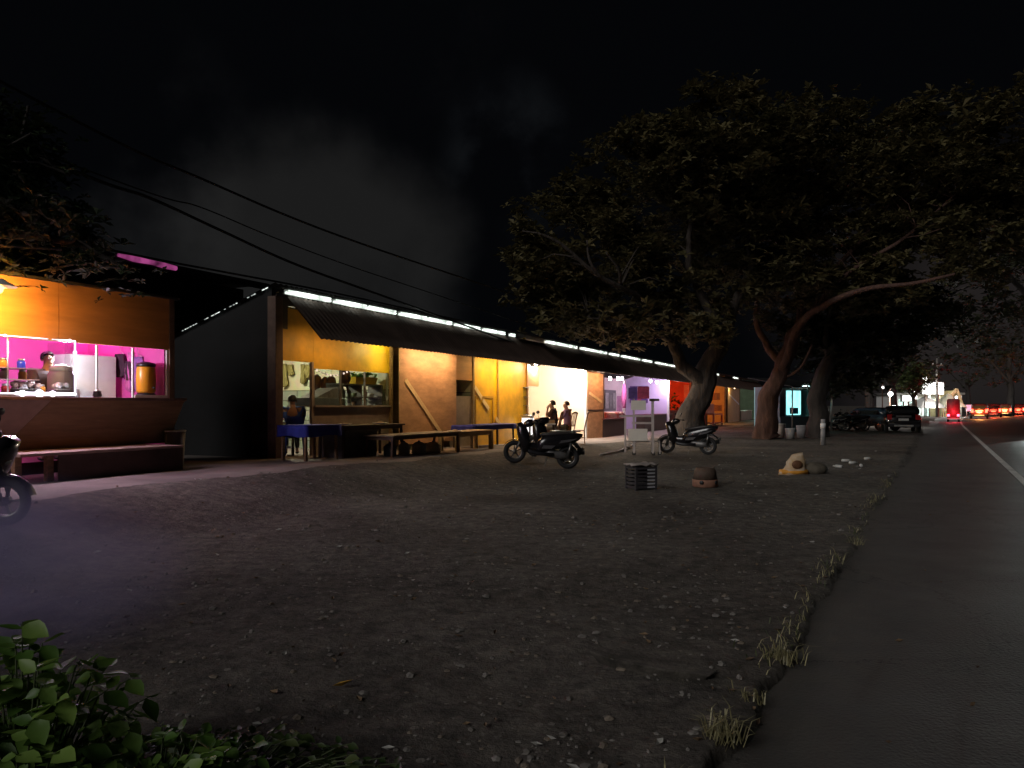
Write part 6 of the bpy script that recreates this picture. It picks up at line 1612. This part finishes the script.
for s_ in (-1, 1): MB().box(-2.44, -2.40, s_*.48-.12, s_*.48+.12, .62, .86).build('tail_light', em('truck_glow', (1, .05, .10), 14), bs)
MB().box(-2.50, -2.38, -.62, .62, .30, .44).build('bumper', STEEL, bs)
MB().ball((-2.3, -.3, 2.72), .13, n=10, m=7).build('beacon', em('beacon_glow', (1, .92, .9), 12), bs)
lamp('POINT', tuple(p - RD*2.6 + Vector((0, 0, .9))), 160, (1, .03, .06), .3, 'tail_lamp')
# rider on a motorbike
s = onroad(1005, 4.9); p = road_pt(s, 4.9, .01)
px_ = p.x/p.y*F+512
bs.scale = (.8, .78, .80)
mr = dup(s1, tuple(p), road_head(s), 'scooter ridden away by the motorcyclist in the queue', 'vehicles queuing on the road'); mr.name = 'moving_scooter'
RIDE = dict(SIT); RIDE.update(pelvis=(-.18,0,.90), spine=(-.16,0,1.10), chest=(-.10,0,1.33), neck=(-.05,0,1.49), hlow=(0,0,1.55), hmid=(-.01,0,1.63), htop=(-.01,0,1.70), shl=(-.08,.19,1.42), ell=(.06,.30,1.20), wrl=(.22,.34,1.08), shr=(-.08,-.19,1.42), elr=(.06,-.30,1.20), wrr=(.22,-.34,1.08), hpl=(-.15,.10,.88), knl=(.22,.17,.74), anl=(.20,.17,.38), tol=(.33,.18,.35), hpr=(-.15,-.10,.88), knr=(.22,-.17,.74), anr=(.20,-.17,.38), tor=(.33,-.18,.35))
person('motorcyclist in dark jacket and helmet seen from behind in the queue', tuple(p), road_head(s), RIDE, DARKS, NAVY, 1.0, helmet=BLACKP)
# the lit forecourt, billboard and lamps past the suv
def pole_lamp(label, px, py, Y, energy, r=.22, glow=14, col=(1, .97, .92), name='street_lamp'):
    q = at(px, py, Y); t = thing(name, label, 'street lamp', (q.x, q.y, -.05), 0, 'lamps of the distant forecourt'); h = q.z+.05
    MB().tube([(0, .12, 0), (0, .12, h*.6), (0, .12, h+.3), (0, 0, h+.36)], [.06, .05, .04, .03], 8).build('pole', POSTM, t)
    MB().ball((0, 0, h), r, n=12, m=8).build('lamp_head', em('street_glow_%d%d' % (int(glow), int(col[2]*100)), col, glow), t)
    if energy: lamp('POINT', (0, -.4, h-.25), energy, col, r, parent=t)
    return t
pole_lamp('white lamp high above the left corner of the billboard', 925, 378.5, 92, 500, .24)
pole_lamp('white lamp above the black suv roof', 890.5, 394, 52, 260, .15)
pole_lamp('small dim lamp up left of the suv lamp', 883, 387.5, 70, 0, .12, 4)
pole_lamp('tiny lamp above and right of the suv lamp', 893.5, 383, 74, 0, .09, 5)
pole_lamp('tiny lamp glinting through the pale lit tree', 917, 374, 88, 0, .10, 5)
pole_lamp('small lamp at the top of the glowing shop sign', 913.5, 391, 85, 90, .14, 10)
def lit_sign(label, px0, px1, py0, py1, Y, glow, name='lit_sign', col=(1, .98, .94), cat='sign'):
    a = at(px0, py0, Y); b = at(px1, py1, Y); t = thing(name, label, cat, ((a.x+b.x)/2, Y, -.05)); w = (b.x-a.x)/2; z0, z1 = b.z+.05, a.z+.05
    MB().box(-w-.08, w+.08, 0, .35, z0-.08, z1+.08).build('casing', STEEL, t, .02); MB().box(-w, w, -.03, -.004, z0, z1).build('face', em('sign_%d_%d' % (int(px0), int(glow*10)), col, glow, .2), t)
    for x in (-w*.6, w*.6): MB().box(x-.06, x+.06, .1, .22, 0, z0-.081).build('post', POSTM, t)
    return t
lit_sign('glaring blank white billboard beyond the black suv', 922.5, 943.5, 382.5, 394, 95, 6, 'billboard', cat='billboard')
lit_sign('low white lit shop sign left of the billboard', 902.5, 911, 395.5, 401, 85, 4.5)
lit_sign('small white lit panel just right of the low shop sign', 912.5, 917, 395.5, 399, 86, 3.0)
lit_sign('pink lit sign right of the red truck', 966, 973, 405, 411, 120, 1.2, col=(1, .45, .62))
lit_sign('yellowish lit sign above the far orange lights', 977, 987, 407.5, 412, 120, 1.6, col=(1, .78, .40))
lit_sign('faint violet lit sign far beyond the pink sign', 988, 993, 405, 409, 130, .5, col=(.7, .5, 1))
up = at(937, 415, 93); t = thing('utility_pole', 'tall pale utility pole rising in front of the billboard', 'pole', (up.x, 93, -.05))
MB().tube([(0, 0, 0), (0, 0, 7.2)], [.17, .11], 10).build('shaft', CONC, t); MB().box(-.7, .7, -.05, .05, 6.3, 6.42).build('crossarm', POSTM, t); MB().lathe([(.05, 6.43), (.07, 6.5), (.04, 6.62)], (.5, 0, 0), 8).lathe([(.05, 6.43), (.07, 6.5), (.04, 6.62)], (-.5, 0, 0), 8).build('insulator', WHITE, t)
# forecourt building and tents
fq = at(935, 412, 100); fc = thing('forecourt_shop', 'low white lit shop behind the billboard with a pale green front', 'shop', (fq.x, 102, -.05))
MB().box(-4.3, 4.2, 1, 5, 0, 2.9).build('wall', WHITE, fc); MB().box(-4.6, 4.5, -1.0, 5.3, 2.9, 3.15).build('roof', STEEL, fc)
for k in range(4): MB().box(-3.9+2.0*k, -2.4+2.0*k, .95, .995, .1, 2.3).build('window', em('shopfront_glow', (.72, 1, .90), 1.6, .5), fc)
for x in (-4.2, 0, 4.1): MB().box(x-.08, x+.08, -.8, -.64, 0, 2.9).build('post', WHITE, fc)
lamp('AREA', (fq.x, 101.0, 2.7), 380, (.92, 1, .95), 6, 'canopy_light', (0, 0, 0), sizey=1)
lamp('AREA', (fq.x+1, 97, 5.5), 300, (1, .98, .9), 4, 'canopy_light', (math.radians(35), 0, 0), sizey=1)
for i, (px, w, h, cc, nm) in enumerate(((925.5, 1.8, 1.9, (.8, .8, .78), 'white peaked tent under the left half of the billboard'), (948, 1.5, 2.1, (.75, .72, .55), 'pale yellow peaked tent right of the utility pole'))):
    q = at(px, 414, 96); t = thing('market_tent', nm, 'tent', (q.x, 96, -.05), .1, 'tents of the forecourt')
    MB().add([(-w, -w, h*.62), (w, -w, h*.62), (w, w, h*.62), (-w, w, h*.62), (0, 0, h*1.45)], [(0,1,4),(1,2,4),(2,3,4),(3,0,4),(3,2,1,0)]).build('canopy', mk('tent_%d' % i, tuple(c*.6 for c in cc), .8, .15, 3), t)
    for a in (-1, 1):
        for b in (-1, 1): MB().tube([(a*w*.95, b*w*.95, 0), (a*w*.95, b*w*.95, h*.62)], .05, 8).build('pole', STEEL, t)
    lamp('POINT', (q.x, 94.2, 1.6), 130, (1, 1, .92), .3, 'tent_light')
yb = at(951, 402, 98); t = thing('leaning_beam_roof', 'yellowish lit gable roof edge left of the red truck', 'roof', (yb.x, 98, -.05))
t.name = 'gabled_shed'; t['category'] = 'shed'; t['label'] = 'yellowish lit gabled shed just left of the red truck'
MB().add([(-1.2, 0, 0), (1.2, 0, 0), (1.2, 0, 1.7), (0.6, 0, 3.4), (-1.2, 0, 1.4), (-1.2, 3, 0), (1.2, 3, 0), (1.2, 3, 1.7), (.6, 3, 3.4), (-1.2, 3, 1.4)], [(0,1,2,3,4), (9,8,7,6,5), (0,5,6,1), (1,6,7,2), (2,7,8,3), (3,8,9,4), (4,9,5,0)]).build('wall', mk('shed_yellow', (.30, .24, .11), .7, .25, 3), t)
MB().bar((-1.4, -.1, 1.2), (.65, -.1, 3.55), .25, .3).bar((.65, -.1, 3.55), (1.4, -.1, 1.4), .25, .3).build('roof', mk('shed_roof', (.4, .27, .14), .7, .25, 3), t)
for i, (px, py, Y) in enumerate(((930, 404, 97), (943, 405, 97), (951, 407, 96), (954, 404.5, 97))):
    pole_lamp('%s of four glaring lamps low under the billboard' % ('leftmost', 'second', 'third', 'rightmost')[i], px, py, Y, 120, .30, 10, (.95, 1, .93), 'flood_lamp')
# headlights of an oncoming car lighting the road at the right edge
p = road_pt(44.0, 4.75, .01)
cr_ = car('oncoming car with dazzling headlights just past the right edge of the photo', tuple(p), road_head(30)+PI-math.radians(9), mk('car_silver', (.35, .35, .36), .25, .1, 3, bump=0, coat=.5), 4.2, 1.7, 1.5, False, 0, 1, 'oncoming_car')
for s_ in (-1, 1): lamp('SPOT', (2.15, s_*.58, .63), 750, (.86, 1, .96), .06, 'headlight_beam', (math.radians(90-4), 0, -PI/2), cr_, math.radians(19))

# drifting grill smoke low over the lot at the left
def smoke():
    m, nt, out = _mat('grill_smoke'); N = nt.nodes.new; L = nt.links.new
    v = N('ShaderNodeVolumePrincipled'); v.inputs['Color'].default_value = (.62, .55, .98, 1); v.inputs['Anisotropy'].default_value = -.2
    tc = N('ShaderNodeTexCoord'); g = N('ShaderNodeTexGradient'); g.gradient_type = 'SPHERICAL'; L(tc.outputs['Object'], g.inputs[0])
    n = N('ShaderNodeTexNoise'); n.inputs['Scale'].default_value = 1.6; n.inputs['Detail'].default_value = 3; L(tc.outputs['Object'], n.inputs['Vector'])
    mr = N('ShaderNodeMapRange'); mr.inputs['From Min'].default_value = .32; mr.inputs['From Max'].default_value = .7; mr.inputs['To Max'].default_value = 1.5; L(n.outputs['Fac'], mr.inputs['Value'])
    mu = N('ShaderNodeMath'); mu.operation = 'MULTIPLY'; L(g.outputs[0], mu.inputs[0]); L(mr.outputs[0], mu.inputs[1]); L(mu.outputs[0], v.inputs['Density']); L(v.outputs[0], out.inputs['Volume'])
    o = MB().ball((0, 0, 0), 1, n=20, m=12).build('smoke', m); o.location = (-3.75, 4.9, .40); o.scale = (1.75, 1.5, .75); o['kind'] = 'stuff'
smoke()
sc.cycles.volume_step_rate = 2.0; sc.cycles.volume_max_steps = 64; sc.cycles.volume_bounces = 0
